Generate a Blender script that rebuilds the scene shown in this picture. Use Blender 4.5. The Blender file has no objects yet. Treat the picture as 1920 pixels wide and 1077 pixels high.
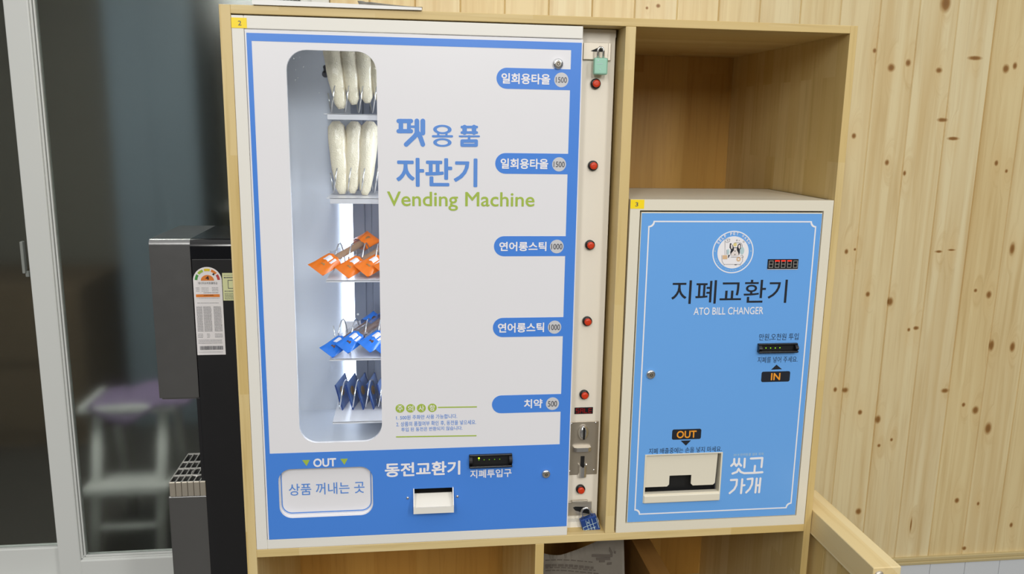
import bpy, bmesh, math, random
from mathutils import Vector, Matrix
from mathutils.geometry import tessellate_polygon
random.seed(7)
SC = bpy.context.scene
COL = SC.collection
PI = math.pi

# ------------------------------------------------------------------ camera
F_PX, CX, CY, CZ = 1521.39, 0.3034, -1.4252, 1.4685
YAW, PITCH, ROLL = 0.1277, -0.1945, 0.0166
fw = Vector((math.sin(YAW)*math.cos(PITCH), math.cos(YAW)*math.cos(PITCH), math.sin(PITCH)))
r0 = Vector((math.cos(YAW), -math.sin(YAW), 0)); u0 = r0.cross(fw)
rt = math.cos(ROLL)*r0 + math.sin(ROLL)*u0
up = -math.sin(ROLL)*r0 + math.cos(ROLL)*u0
cd = bpy.data.cameras.new('camera'); cam = bpy.data.objects.new('camera', cd); COL.objects.link(cam)
cd.sensor_fit = 'HORIZONTAL'; cd.sensor_width = 36.0; cd.lens = F_PX*36.0/1920; cd.clip_start = .05
M = Matrix((rt, up, -fw)).transposed().to_4x4(); M.translation = (CX, CY, CZ)
cam.matrix_world = M
SC.camera = cam

def at(u, v, y=None, x=None, z=None):
    """the point of a known plane of the room that the photograph shows at u, v"""
    d = fw + rt*((u-960)/F_PX) - up*((v-538.5)/F_PX)
    t = (y-CY)/d.y if y is not None else (x-CX)/d.x if x is not None else (z-CZ)/d.z
    return Vector((CX+t*d.x, CY+t*d.y, CZ+t*d.z))
def xz(u, v, y=0.0):
    p = at(u, v, y=y); return (p.x, p.z)

# ------------------------------------------------------------------ light
SC.view_settings.view_transform = 'Standard'; SC.view_settings.look = 'None'
SC.view_settings.gamma = 1.0; SC.view_settings.use_curve_mapping = False
SC.view_settings.exposure = 0.16
W = bpy.data.worlds.new('world'); SC.world = W; W.use_nodes = True
# the bright white ceiling and paler walls of the room around: light from above is stronger
_t = W.node_tree; _bg = _t.nodes['Background']; _bg.inputs[0].default_value = (1.0, .985, .955, 1)
_tc = _t.nodes.new('ShaderNodeTexCoord'); _sp = _t.nodes.new('ShaderNodeSeparateXYZ'); _t.links.new(_tc.outputs['Generated'], _sp.inputs[0])
_mr = _t.nodes.new('ShaderNodeMapRange'); _mr.interpolation_type = 'SMOOTHSTEP'; _t.links.new(_sp.outputs[2], _mr.inputs[0])
_mr.inputs[1].default_value = .1; _mr.inputs[2].default_value = .75; _mr.inputs[3].default_value = .10; _mr.inputs[4].default_value = .86
_t.links.new(_mr.outputs[0], _bg.inputs[1])
def area(name, loc, target, sx, sy, power, col=(1, .985, .945)):
    l = bpy.data.lights.new(name, 'AREA'); l.shape = 'RECTANGLE'; l.size = sx; l.size_y = sy
    l.energy = power; l.color = col
    o = bpy.data.objects.new(name, l); COL.objects.link(o); o.location = loc
    o.rotation_euler = (Vector(target)-Vector(loc)).to_track_quat('-Z', 'Y').to_euler()
    return o
area('ceiling_light', (-.75, -3.4, 2.75), (.2, .1, .9), .35, 1.3, 29)
area('ceiling_light', (.6, -3.4, 2.75), (.6, .1, .9), .35, 1.3, 29)
area('ceiling_light', (1.95, -3.3, 2.75), (1.2, .3, .9), .35, 1.3, 29)
area('added_back_room_fill', (-.75, .95, 2.45), (-.7, 1.6, 0), .5, .5, 20, (1, .98, .94))  # unseen fill added over the stool so it shows through the glass
area('added_machine_fill', (.36, .035, 1.25), (.17, .2, 1.25), .03, .66, .9, (.88, .94, 1))  # hidden fill added behind the door to brighten the towels from the front

# ------------------------------------------------------------------ materials
def lin(c):
    if isinstance(c, str):
        c = [int(c[i:i+2], 16)/255 for i in (0, 2, 4)]
        c = [x/12.92 if x <= .04045 else ((x+.055)/1.055)**2.4 for x in c]
    return (c[0], c[1], c[2], 1)
class NT:
    def __init__(s, name):
        s.m = bpy.data.materials.new(name); s.m.use_nodes = True; s.t = s.m.node_tree
        s.b = s.t.nodes['Principled BSDF']
    def n(s, typ, **kw):
        nd = s.t.nodes.new(typ)
        for k, v in kw.items():
            if isinstance(k, str) and hasattr(nd, k): setattr(nd, k, v)
        return nd
    def l(s, a, b): s.t.links.new(a, b)
    def put(s, sock, v):
        if hasattr(v, 'is_output'): s.l(v, sock)
        else: sock.default_value = v
    def math(s, op, a, b=None, c=None, clamp=False):
        nd = s.n('ShaderNodeMath', operation=op); nd.use_clamp = clamp
        for i, v in enumerate((a, b, c)):
            if v is not None: s.put(nd.inputs[i], v)
        return nd.outputs[0]
    def vm(s, op, a, b=None):
        nd = s.n('ShaderNodeVectorMath', operation=op)
        s.put(nd.inputs[0], a)
        if b is not None: s.put(nd.inputs[1], b)
        return nd.outputs['Value'] if op in ('LENGTH', 'DISTANCE', 'DOT_PRODUCT') else nd.outputs[0]
    def mix(s, f, a, b, mode='MIX'):
        nd = s.n('ShaderNodeMix', data_type='RGBA', blend_type=mode)
        s.put(nd.inputs[0], f); s.put(nd.inputs[6], a); s.put(nd.inputs[7], b)
        return nd.outputs[2]
    def noise(s, vec, scale, detail=2, rough=.5, dist=0):
        nd = s.n('ShaderNodeTexNoise'); s.put(nd.inputs['Vector'], vec)
        nd.inputs['Scale'].default_value = scale; nd.inputs['Detail'].default_value = detail
        nd.inputs['Roughness'].default_value = rough; nd.inputs['Distortion'].default_value = dist
        return nd.outputs[0]
    def ramp(s, f, stops):
        nd = s.n('ShaderNodeValToRGB'); s.put(nd.inputs[0], f); e = nd.color_ramp.elements
        while len(e) < len(stops): e.new(.5)
        for i, (p, c) in enumerate(stops): e[i].position = p; e[i].color = lin(c)
        return nd.outputs[0]
def mat(name, col, rough=.5, metal=0, spec=.5, coat=0, emit=None, es=0, bump=None):
    k = NT(name); b = k.b
    b.inputs['Base Color'].default_value = lin(col); b.inputs['Roughness'].default_value = rough
    b.inputs['Metallic'].default_value = metal; b.inputs['Specular IOR Level'].default_value = spec
    b.inputs['Coat Weight'].default_value = coat
    # a faint unevenness of the paint or print
    tc = k.n('ShaderNodeTexCoord')
    nz = k.noise(tc.outputs['Object'], 35, 3)
    k.put(b.inputs['Roughness'], k.math('MULTIPLY_ADD', nz, .08, rough-.04))
    if emit: b.inputs['Emission Color'].default_value = lin(emit); b.inputs['Emission Strength'].default_value = es
    if bump:
        bn = k.n('ShaderNodeBump'); bn.inputs['Strength'].default_value = bump[1]; bn.inputs['Distance'].default_value = bump[2]
        k.l(k.noise(tc.outputs['Object'], bump[0], 4), bn.inputs['Height']); k.l(bn.outputs[0], b.inputs['Normal'])
    return k.m
def wood(name, axis, light='dfc994', mid='d0b474', dark='b09048', lam=.045, length=.42, seed=0.0, rough=.45):
    """glue-laminated pine: lamellas with finger joints and a stretched grain along one axis"""
    k = NT(name); tc = k.n('ShaderNodeTexCoord'); sp = k.n('ShaderNodeSeparateXYZ'); k.l(tc.outputs['Object'], sp.inputs[0])
    o = {'X': sp.outputs[0], 'Y': sp.outputs[1], 'Z': sp.outputs[2]}
    a = o[axis]; b, c = [o[q] for q in 'XYZ' if q != axis]
    cb = k.n('ShaderNodeCombineXYZ'); k.l(k.math('ADD', a, seed), cb.inputs[0])
    k.l(k.math('ADD', k.math('ADD', b, c), seed*1.7), cb.inputs[1])
    br = k.n('ShaderNodeTexBrick'); k.l(cb.outputs[0], br.inputs['Vector'])
    br.inputs['Scale'].default_value = 1; br.inputs['Brick Width'].default_value = length; br.inputs['Row Height'].default_value = lam
    br.inputs['Mortar Size'].default_value = 0.0; br.inputs['Mortar Smooth'].default_value = 0
    br.inputs['Color1'].default_value = (0, 0, 0, 1); br.inputs['Color2'].default_value = (1, 1, 1, 1); br.offset = .37; br.squash = 1
    tone = br.outputs['Color']
    g = k.n('ShaderNodeCombineXYZ'); k.l(k.math('MULTIPLY', a, 3.0), g.inputs[0])
    k.l(k.math('MULTIPLY_ADD', b, 60, k.math('MULTIPLY', tone, 9)), g.inputs[1]); k.l(k.math('MULTIPLY', c, 60), g.inputs[2])
    gr = k.noise(g.outputs[0], 1.2, 4, .6, .4)
    g2 = k.n('ShaderNodeCombineXYZ'); k.l(k.math('MULTIPLY', a, 1.4), g2.inputs[0])
    k.l(k.math('MULTIPLY_ADD', b, 14, k.math('MULTIPLY', tone, 5)), g2.inputs[1]); k.l(k.math('MULTIPLY', c, 14), g2.inputs[2])
    gl = k.noise(g2.outputs[0], 1.0, 2, .5, 1.2)
    base = k.mix(tone, lin(light), lin(mid))
    col = k.mix(k.math('MULTIPLY', k.math('SUBTRACT', gl, .40, clamp=True), 1.3, clamp=True), base, lin(mid))
    col = k.mix(k.math('MULTIPLY', k.math('SUBTRACT', gr, .50, clamp=True), 1.5, clamp=True), col, lin(dark))
    k.l(col, k.b.inputs['Base Color']); k.b.inputs['Roughness'].default_value = rough
    bn = k.n('ShaderNodeBump'); bn.inputs['Strength'].default_value = .08; bn.inputs['Distance'].default_value = .001
    k.l(gr, bn.inputs['Height']); k.l(bn.outputs[0], k.b.inputs['Normal'])
    return k.m
PLW, PLX = .1038, .8400          # wall plank pitch and the x of one joint
def plank_wood(knots):
    """vertical pine planks, each with its own tone and grain; knots where the boards have them"""
    k = NT('pine_planks'); tc = k.n('ShaderNodeTexCoord'); sp = k.n('ShaderNodeSeparateXYZ'); k.l(tc.outputs['Object'], sp.inputs[0])
    X, Z = sp.outputs[0], sp.outputs[2]
    idx = k.math('FLOOR', k.math('DIVIDE', k.math('SUBTRACT', X, PLX-20*PLW), PLW))
    wn = k.n('ShaderNodeTexWhiteNoise'); wn.noise_dimensions = '1D'; k.l(idx, wn.inputs['W']); rnd = wn.outputs['Value']
    p = k.n('ShaderNodeCombineXYZ'); k.l(X, p.inputs[0]); k.l(Z, p.inputs[2]); pv = p.outputs[0]
    dmin = None; hal = None
    for (x, z, rx, rz) in knots:
        q = k.vm('LENGTH', k.vm('MULTIPLY', k.vm('SUBTRACT', pv, (x, 0, z)), (1.12/rx, 0, 1.12/rz)))
        dmin = q if dmin is None else k.math('MINIMUM', dmin, q)
        h = k.vm('LENGTH', k.vm('MULTIPLY', k.vm('SUBTRACT', pv, (x, 0, z)), (1/.022, 0, 1/.075)))
        hal = h if hal is None else k.math('MINIMUM', hal, h)
    bend = k.math('MULTIPLY', k.math('SUBTRACT', 1.0, hal, clamp=True), 1.0)
    g = k.n('ShaderNodeCombineXYZ')
    k.l(k.math('ADD', k.math('MULTIPLY_ADD', X, 55, k.math('MULTIPLY', rnd, 30)), k.math('MULTIPLY', bend, 2.2)), g.inputs[0])
    k.l(k.math('MULTIPLY_ADD', Z, 2.2, k.math('MULTIPLY', rnd, 20)), g.inputs[2])
    gr = k.noise(g.outputs[0], 1.2, 4, .6, .5)
    g2 = k.n('ShaderNodeCombineXYZ'); k.l(k.math('MULTIPLY_ADD', X, 30, k.math('MULTIPLY', rnd, 60)), g2.inputs[0])
    k.l(k.math('MULTIPLY_ADD', Z, .9, k.math('MULTIPLY', rnd, 40)), g2.inputs[2])
    gl = k.noise(g2.outputs[0], 1.0, 2, .5, .8)
    base = k.ramp(rnd, [(0, 'e6dab4'), (.5, 'e2ce9c'), (1, 'e4d4aa')])
    col = k.mix(k.math('MULTIPLY', k.math('SUBTRACT', gl, .42, clamp=True), 2.1, clamp=True), base, lin('ccae76'))
    col = k.mix(k.math('MULTIPLY', k.math('SUBTRACT', gr, .50, clamp=True), 1.6, clamp=True), col, lin('b8965a'))
    col = k.mix(k.math('MULTIPLY', bend, .35), col, lin('dabc84'))
    core = k.math('SUBTRACT', 1.25, k.math('ADD', dmin, k.math('MULTIPLY_ADD', gr, .5, -.25)), clamp=True)
    col = k.mix(k.math('MULTIPLY', core, 1.5, clamp=True), col, lin('a27840'))
    col = k.mix(k.math('MULTIPLY', k.math('SUBTRACT', core, .45, clamp=True), 1.1, clamp=True), col, lin('7a5228'))
    k.l(col, k.b.inputs['Base Color']); k.b.inputs['Roughness'].default_value = .42
    bn = k.n('ShaderNodeBump'); bn.inputs['Strength'].default_value = .08; bn.inputs['Distance'].default_value = .001
    k.l(gr, bn.inputs['Height']); k.l(bn.outputs[0], k.b.inputs['Normal'])
    return k.m
def glass(name, col='ffffff', rough=0.0, ior=1.45):
    k = NT(name); k.t.nodes.remove(k.b)
    g = k.n('ShaderNodeBsdfGlass'); g.inputs['Color'].default_value = lin(col); g.inputs['Roughness'].default_value = rough; g.inputs['IOR'].default_value = ior
    k.l(g.outputs[0], k.t.nodes['Material Output'].inputs[0]); return k.m
def film(name, col='ffffff', gloss=.12, rough=.12, body=0.0):
    """thin clear plastic: mostly see-through, a little shine"""
    k = NT(name); k.t.nodes.remove(k.b)
    t = k.n('ShaderNodeBsdfTransparent'); t.inputs[0].default_value = lin(col)
    g = k.n('ShaderNodeBsdfGlossy'); g.inputs['Roughness'].default_value = rough
    tc = k.n('ShaderNodeTexCoord'); bn = k.n('ShaderNodeBump'); bn.inputs['Strength'].default_value = .5; bn.inputs['Distance'].default_value = .002
    k.l(k.noise(tc.outputs['Object'], 90, 2), bn.inputs['Height']); k.l(bn.outputs[0], g.inputs['Normal'])
    mx = k.n('ShaderNodeMixShader'); mx.inputs[0].default_value = gloss
    k.l(t.outputs[0], mx.inputs[1]); k.l(g.outputs[0], mx.inputs[2])
    out = mx.outputs[0]
    if body:
        d = k.n('ShaderNodeBsdfDiffuse'); d.inputs[0].default_value = lin(col)
        m2 = k.n('ShaderNodeMixShader'); m2.inputs[0].default_value = body
        k.l(out, m2.inputs[1]); k.l(d.outputs[0], m2.inputs[2]); out = m2.outputs[0]
    k.l(out, k.t.nodes['Material Output'].inputs[0]); return k.m

M_ = {}
def m(name, *a, **k):
    M_[name] = mat(name, *a, **k); return M_[name]
M_['wood_x'] = wood('laminated_pine_lengthwise', 'X', seed=.3)
M_['wood_z'] = wood('laminated_pine_upright', 'Z', seed=.11)
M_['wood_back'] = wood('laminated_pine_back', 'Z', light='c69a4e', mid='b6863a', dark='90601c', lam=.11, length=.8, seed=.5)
M_['plank_dark'] = wood('dark_plank', 'Y', light='9a7444', mid='86602f', dark='644016', lam=.3, length=2, seed=.4)
M_['wood_rail'] = wood('laminated_pine_rail', 'Y', light='ecdcb0', mid='e0c892', dark='c8a868', lam=.08, length=1.5, seed=.23)
m('casing_white', 'eae7df', .38); m('casing_cream', 'e6dfcc', .38); m('panel_cream', 'ebe4d6', .38); m('panel_white', 'e9e8ec', .33)
m('door_blue', '4a88e2', .33); m('changer_blue', '6caaee', .33)
m('print_white', 'f2eff2', .4); m('print_blue', '5b90dd', .4); m('print_green', 'a6be4c', .4)
m('print_black', '20242e', .4); m('print_orange', 'f2a030', .4); m('print_grey', 'cfcfd2', .35); m('print_dark_grey', '5c5c62', .4)
m('yellow_sticker', 'ffdf10', .4); m('black_plastic', '16161a', .3); m('black_matte', '0b0b0c', .6)
m('chrome', 'e4e4e4', .16, .95); m('bright_steel', 'f0eee8', .4, .6); m('steel', 'c4bcae', .4, .7); m('steel_dark', 'aca292', .42, .65)
m('red_button', 'd23a14', .35); m('teal', '98c8b2', .35, .1); m('padlock_blue', '27488e', .3, .3)
m('inner_white', 'dfe3ea', .4); m('inner_grey', '868a96', .4); m('shelf_white', 'e6e4e6', .25)
m('upvc', 'd9dbd8', .35); m('grey_metal', '858585', .3, .85); m('black_satin', '1b1b1e', .4); m('black_gloss', '101116', .12)
m('towel', 'fff4d4', .9, bump=(400, .75, .003)); m('red_led', '400808', .3, emit='ff2a18', es=2.2); m('red_led_dim', '300606', .3, emit='d01818', es=.35)
m('led_off', '8a8680', .4); m('green_led', '203000', .3, emit='b8ff20', es=3.0); m('green_led_mid', '203000', .3, emit='98e818', es=1.3); m('green_led_dim', '203000', .3, emit='80d020', es=.5)
m('led_strip', 'ffffff', .4, emit='e0ecff', es=5.0)
m('orange_film', 'f07a18', .25); m('blue_film', '2a7be0', .22); m('brown_stick', 'b4844c', .6); m('dark_stick', '6e4428', .6)
m('sachet_blue', '6c86ba', .3); m('sachet_badge', 'b08a50', .4)
m('newsprint', '9c9488', .8, bump=(30, .3, .004)); m('news_ink', '5a524a', .8); m('paper', 'f4f3f0', .6)
m('latch_grey', '8c8f8a', .4); m('tile', 'd2d6da', .2); m('grout', 'c4c4c0', .7); m('trim_wood', 'bcac80', .5)
m('far_wall', '7a766c', .9); m('far_brown', '6a5a46', .9); m('far_blue', '7d8b96', .8); m('stool_white', 'd8d8d4', .5); m('purple_cloth', 'b4a0c4', .9)
m('label_yellow', 'dfe3b0', .5); m('seg_green', '4f9d50', .5); m('seg_lime', 'a8c84a', .5); m('seg_yellow', 'ecd030', .5); m('seg_orange', 'e88838', .5); m('seg_red', 'c04848', .5)
m('floor_tile', '55524d', .4); m('dog_skin', 'e8ddd8', .5); m('pale_yellow', 'e6d48c', .5); m('pale_teal', 'b8d0d4', .5); m('pale_orange', 'dcb890', .5)
M_['frosted'] = glass('window_glass', 'eef2f0', .125)
M_['wrap'] = film('clear_wrap', 'fdfdff', .05, .18)
M_['sleeve'] = film('clear_sleeve', 'f6f6f8', .13, .12, .05)
M_['acrylic'] = film('clear_acrylic', 'fbfdff', .02, .02)

# ------------------------------------------------------------------ geometry
class G:
    def __init__(s): s.bm = bmesh.new(); s.mi = 0; s.k = 0
    def _fin(s, faces, smooth=False):
        for f in faces: f.material_index = s.mi; f.smooth = smooth
    def box(s, x0, x1, y0, y1, z0, z1, bev=0, seg=2):
        if bev:
            b = bmesh.new(); bmesh.ops.create_cube(b, size=1)
            for v in b.verts: v.co = Vector((x0+(v.co.x+.5)*(x1-x0), y0+(v.co.y+.5)*(y1-y0), z0+(v.co.z+.5)*(z1-z0)))
            bmesh.ops.bevel(b, geom=b.edges[:], offset=bev, segments=seg, affect='EDGES', profile=.5)
            me = bpy.data.meshes.new('t'); b.to_mesh(me); b.free(); n = len(s.bm.faces); s.bm.from_mesh(me); bpy.data.meshes.remove(me)
            s.bm.faces.ensure_lookup_table(); s._fin(s.bm.faces[n:])
        else:
            vs = [s.bm.verts.new((x, y, z)) for x in (x0, x1) for y in (y0, y1) for z in (z0, z1)]
            s._fin([s.bm.faces.new([vs[i] for i in q]) for q in ((0, 1, 3, 2), (4, 6, 7, 5), (0, 4, 5, 1), (2, 3, 7, 6), (0, 2, 6, 4), (1, 5, 7, 3))])
        return s
    def plate(s, outer, holes, y0, y1):
        """a sheet in the x-z plane with holes, front at y0, back at y1"""
        loops = [outer]+list(holes); flat = [q for l in loops for q in l]
        tri = tessellate_polygon([[Vector((q[0], q[1], 0)) for q in l] for l in loops])
        f = [s.bm.verts.new((q[0], y0, q[1])) for q in flat]; b = [s.bm.verts.new((q[0], y1, q[1])) for q in flat]
        fs = []
        for t in tri:
            for vs in ([f[i] for i in t], [b[i] for i in reversed(t)]):
                try: fs.append(s.bm.faces.new(vs))
                except ValueError: pass
        k = 0
        for l in loops:
            n = len(l)
            for i in range(n):
                fs.append(s.bm.faces.new((f[k+i], f[k+(i+1) % n], b[k+(i+1) % n], b[k+i])))
            k += n
        s._fin(fs); bmesh.ops.recalc_face_normals(s.bm, faces=fs); return s
    def flat(s, pts, y, back=None):
        return s.plate(pts, [], y, y+(.0003 if back is None else back))
    def disc(s, x, z, r, y, n=32, rz=None, back=None):
        rz = rz or r
        return s.flat([(x+r*math.cos(2*PI*i/n), z+rz*math.sin(2*PI*i/n)) for i in range(n)], y, back)
    def ring(s, x, z, r, rin, y, n=48, rz=None, rinz=None, back=.0003):
        rz = rz or r; rinz = rinz or rin
        return s.plate([(x+r*math.cos(2*PI*i/n), z+rz*math.sin(2*PI*i/n)) for i in range(n)],
                       [[(x+rin*math.cos(2*PI*i/n), z+rinz*math.sin(2*PI*i/n)) for i in range(n)]], y, y+back)
    def stroke(s, pts, w, y):
        """a pen stroke with round ends on the x-z plane"""
        for a, b in zip(pts, pts[1:]):
            d = Vector((b[0]-a[0], b[1]-a[1])); L = d.length
            if L < 1e-6: continue
            ang = math.atan2(d.y, d.x); P = []
            for i in range(9): t = ang+PI/2+PI*i/8; P.append((a[0]+w/2*math.cos(t), a[1]+w/2*math.sin(t)))
            for i in range(9): t = ang-PI/2+PI*i/8; P.append((b[0]+w/2*math.cos(t), b[1]+w/2*math.sin(t)))
            s.flat(P, y-s.k*1.5e-5); s.k += 1
        return s
    def tube(s, pts, r, n=10, caps=True, rs=None, flat=1.0, smooth=True):
        pts = [Vector(p) for p in pts]; rings = []; ref = None
        for i, p in enumerate(pts):
            d = (pts[min(i+1, len(pts)-1)]-pts[max(i-1, 0)]).normalized()
            if ref is None: ref = Vector((0, 0, 1)) if abs(d.z) < .9 else Vector((1, 0, 0))
            a = (ref-d*ref.dot(d)).normalized(); b = d.cross(a); ref = a
            rr = rs[i] if rs else r
            rings.append([s.bm.verts.new(p+a*(rr*math.cos(2*PI*j/n))+b*(rr*flat*math.sin(2*PI*j/n))) for j in range(n)])
        fs = []
        for A, B in zip(rings, rings[1:]):
            for j in range(n): fs.append(s.bm.faces.new((A[j], A[(j+1) % n], B[(j+1) % n], B[j])))
        s._fin(fs, smooth)
        if caps:
            s._fin([s.bm.faces.new(list(reversed(rings[0]))), s.bm.faces.new(rings[-1])])
        return s
    def lathe(s, c, axis, prof, n=24):
        """prof: (radius, distance along the axis)"""
        c = Vector(c); d = Vector(axis).normalized(); a = d.orthogonal().normalized(); b = d.cross(a); rings = []
        for r, h in prof:
            rings.append([s.bm.verts.new(c+d*h+a*(r*math.cos(2*PI*j/n))+b*(r*math.sin(2*PI*j/n))) for j in range(n)])
        fs = []
        for A, B in zip(rings, rings[1:]):
            for j in range(n): fs.append(s.bm.faces.new((A[j], A[(j+1) % n], B[(j+1) % n], B[j])))
        s._fin(fs, True); s._fin([s.bm.faces.new(list(reversed(rings[0]))), s.bm.faces.new(rings[-1])]); return s
    def sheet(s, rows, thick=None, smooth=True):
        """grid of points as a surface"""
        V = [[s.bm.verts.new(p) for p in r] for r in rows]; fs = []
        for A, B in zip(V, V[1:]):
            for j in range(len(A)-1): fs.append(s.bm.faces.new((A[j], A[j+1], B[j+1], B[j])))
        s._fin(fs, smooth)
        if thick: bmesh.ops.solidify(s.bm, geom=fs, thickness=thick)
        return s
    def prism(s, pts, dirv):
        """polygon of 3-D points pushed along a vector"""
        d = Vector(dirv); A = [s.bm.verts.new(p) for p in pts]; B = [s.bm.verts.new(Vector(p)+d) for p in pts]; n = len(A)
        fs = [s.bm.faces.new(A), s.bm.faces.new(list(reversed(B)))]+[s.bm.faces.new((A[i], B[i], B[(i+1) % n], A[(i+1) % n])) for i in range(n)]
        s._fin(fs); bmesh.ops.recalc_face_normals(s.bm, faces=fs); return s

def origin(o):
    v = Vector((0, 0, 0))
    while o is not None: v += o.location; o = o.parent
    return v
def obj(name, g, mats, parent=None, loc=None, label=None):
    me = bpy.data.meshes.new(name)
    bm = g.bm if isinstance(g, G) else g
    off = origin(parent) if parent is not None else Vector((0, 0, 0))
    o = bpy.data.objects.new(name, me); COL.objects.link(o)
    if parent is not None: o.parent = parent
    if loc is not None: o.location = Vector(loc)-off; off = Vector(loc)
    bmesh.ops.translate(bm, verts=bm.verts[:], vec=-off)
    bm.to_mesh(me); bm.free()
    for q in (mats if isinstance(mats, (list, tuple)) else [mats]): me.materials.append(M_[q] if isinstance(q, str) else q)
    if label: o['label'] = label
    return o
def thing(name, label, cat, loc, group=None):
    o = bpy.data.objects.new(name, None); COL.objects.link(o); o.location = loc; o.empty_display_size = .05
    return tag(o, label, cat, group)
def tag(o, label, cat, group=None):
    o['label'] = label; o['category'] = cat
    if group: o['group'] = group
    return o
def struct(o): o['kind'] = 'structure'; return o
def rrect(x0, x1, z0, z1, r, n=6):
    P = []
    for cx, cz, a in ((x1-r, z1-r, 0), (x0+r, z1-r, PI/2), (x0+r, z0+r, PI), (x1-r, z0+r, 1.5*PI)):
        for i in range(n+1): t = a+PI/2*i/n; P.append((cx+r*math.cos(t), cz+r*math.sin(t)))
    return P
def rect(x0, x1, z0, z1): return [(x0, z0), (x1, z0), (x1, z1), (x0, z1)]
def pbox(u0, v0, u1, v1, y=0):
    """x0, x1, z0, z1 of a box on the plane y, from its middle-left, middle-right, top and bottom in the photograph"""
    um, vm_ = (u0+u1)/2, (v0+v1)/2
    return at(u0, vm_, y=y).x, at(u1, vm_, y=y).x, at(um, v1, y=y).z, at(um, v0, y=y).z
def text(s, box, y, mt, parent, bold=0.0, name='lettering', spacing=1.0):
    """print lettering into box (x0, x1, z0, z1) on the plane y"""
    c = bpy.data.curves.new('t', 'FONT'); c.body = s; c.space_character = spacing; c.resolution_u = 4
    t = bpy.data.objects.new('t', c); COL.objects.link(t)
    me = bpy.data.meshes.new_from_object(t.evaluated_get(bpy.context.evaluated_depsgraph_get()))
    bpy.data.objects.remove(t); bpy.data.curves.remove(c)
    xs = [v.co.x for v in me.vertices]; ys = [v.co.y for v in me.vertices]
    x0, x1, z0, z1 = box; kx = (x1-x0)/(max(xs)-min(xs)); kz = (z1-z0)/(max(ys)-min(ys))
    off = origin(parent)
    mx, my = min(xs), min(ys)
    if bold:                                           # heavier strokes: the outline grown by a pen of radius bold
        kx = (x1-x0)/(max(xs)-mx+2*bold); kz = (z1-z0)/(max(ys)-my+2*bold); mx -= bold; my -= bold
        src = me; bm = bmesh.new()
        for i in range(8):
            n0 = len(bm.verts); bm.from_mesh(src); bm.verts.ensure_lookup_table()
            for v in bm.verts[n0:]: v.co += Vector((bold*math.cos(PI*i/4), bold*math.sin(PI*i/4), i*.0025))
        n0 = len(bm.verts); bm.from_mesh(src); bm.verts.ensure_lookup_table()
        for v in bm.verts[n0:]: v.co.z += 8*.0025
        me = bpy.data.meshes.new(name); bm.to_mesh(me); bm.free(); bpy.data.meshes.remove(src)
    for v in me.vertices:
        v.co = Vector((x0+(v.co.x-mx)*kx, y-v.co.z*.006, z0+(v.co.y-my)*kz))-off
    me.materials.clear(); me.materials.append(M_[mt]); me.name = name
    o = bpy.data.objects.new(name, me); COL.objects.link(o); o.parent = parent
    return o
def dashes(g, x0, x1, z, h, y, rng, wmin=.0008, wmax=.004, gap=.0008):
    x = x0
    while x < x1-.0005:
        w = min(rng.uniform(wmin, wmax), x1-x); g.flat(rect(x, x+w, z, z+h), y); x += w+gap
def dup(root, loc, label):
    r = root.copy(); COL.objects.link(r); r.location = loc; r['label'] = label
    for ch in list(root.children):
        c = ch.copy(); COL.objects.link(c); c.parent = r
        for q in ch.children: d = q.copy(); COL.objects.link(d); d.parent = c
    return r

# ------------------------------------------------------------------ the setting
WY = .545                                                             # face of the plank wall
KN = [(1640, 95, .006, .007), (1671, 127, .011, .011), (1703, 118, .008, .010), (1760.7, 132, .010, .008), (1828, 109, .022, .006),
      (1886, 129, .010, .012), (1903, 123.5, .007, .010), (1601, 255, .007, .008), (1663, 305, .007, .009), (1696, 325, .005, .008),
      (1868, 306, .006, .008), (1887, 321, .005, .006), (1773, 6, .016, .024), (1767, 225, .016, .006), (1787, 260, .018, .005), (1234, 11, .006, .005), (1213, 15, .004, .004),
      (1566, 731, .006, .008), (1585, 732, .010, .009), (1612.6, 773.6, .007, .008), (1646, 787, .009, .013), (1671.5, 825, .005, .006),
      (1648, 836, .006, .006), (1704, 618.6, .005, .006), (1717.5, 615.5, .009, .006), (1772, 733, .013, .008), (1806.6, 759.4, .006, .007),
      (1828.7, 769.6, .011, .013), (1852.6, 803.7, .012, .020), (1859, 648, .009, .019), (1898, 651, .009, .016), (1794, 939, .008, .009),
      (1609.5, 959.6, .010, .011), (1834, 945, .005, .007), (1808, 1028.7, .007, .007), (1896, 985, .006, .009), (1587, 472, .006, .008), (1603, 468, .004, .004),
      (1627, 552, .007, .008), (1669, 566, .010, .014), (1760, 472, .012, .004), (1784, 469, .012, .003), (1829, 545, .006, .006), (1854, 553, .009, .012),
      (1898, 467, .009, .020), (1708, 985, .003, .028)]
knots = [(at(u, v, y=WY).x, at(u, v, y=WY).z, a, b) for u, v, a, b in KN]
M_['planks'] = plank_wood(knots)
g = G(); x = .128
i0 = math.floor((x-PLX)/PLW)
for i in range(i0, i0+26):
    a, b = max(PLX+i*PLW, x), PLX+(i+1)*PLW; c = .0022
    g.prism([(a, WY+.02, .275), (a, WY+.004, .275), (a+c, WY, .275), (b-c, WY, .275), (b, WY+.004, .275), (b, WY+.02, .275)], (0, 0, 2.3))
struct(obj('wall_back', g, 'planks'))
g = G()                                                                # tiled wainscot below the planks
tw = .1085; x = 1.775
while x > .2: x -= tw
while x < 2.8:
    g.box(x+.0008, x+tw-.0008, WY-.013, WY+.01, 0, .262); x += tw
struct(obj('wall_lower', g, 'tile'))
g = G(); g.box(.13, 2.8, WY-.011, WY+.012, 0, .2615); struct(obj('wall_grout', g, 'grout'))
g = G(); g.box(.13, 2.8, WY-.016, WY+.01, .262, .2695, .001); g.box(.13, 2.8, WY-.009, WY+.01, .2695, .280, .002); struct(obj('trim_1', g, 'trim_wood'))
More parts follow.
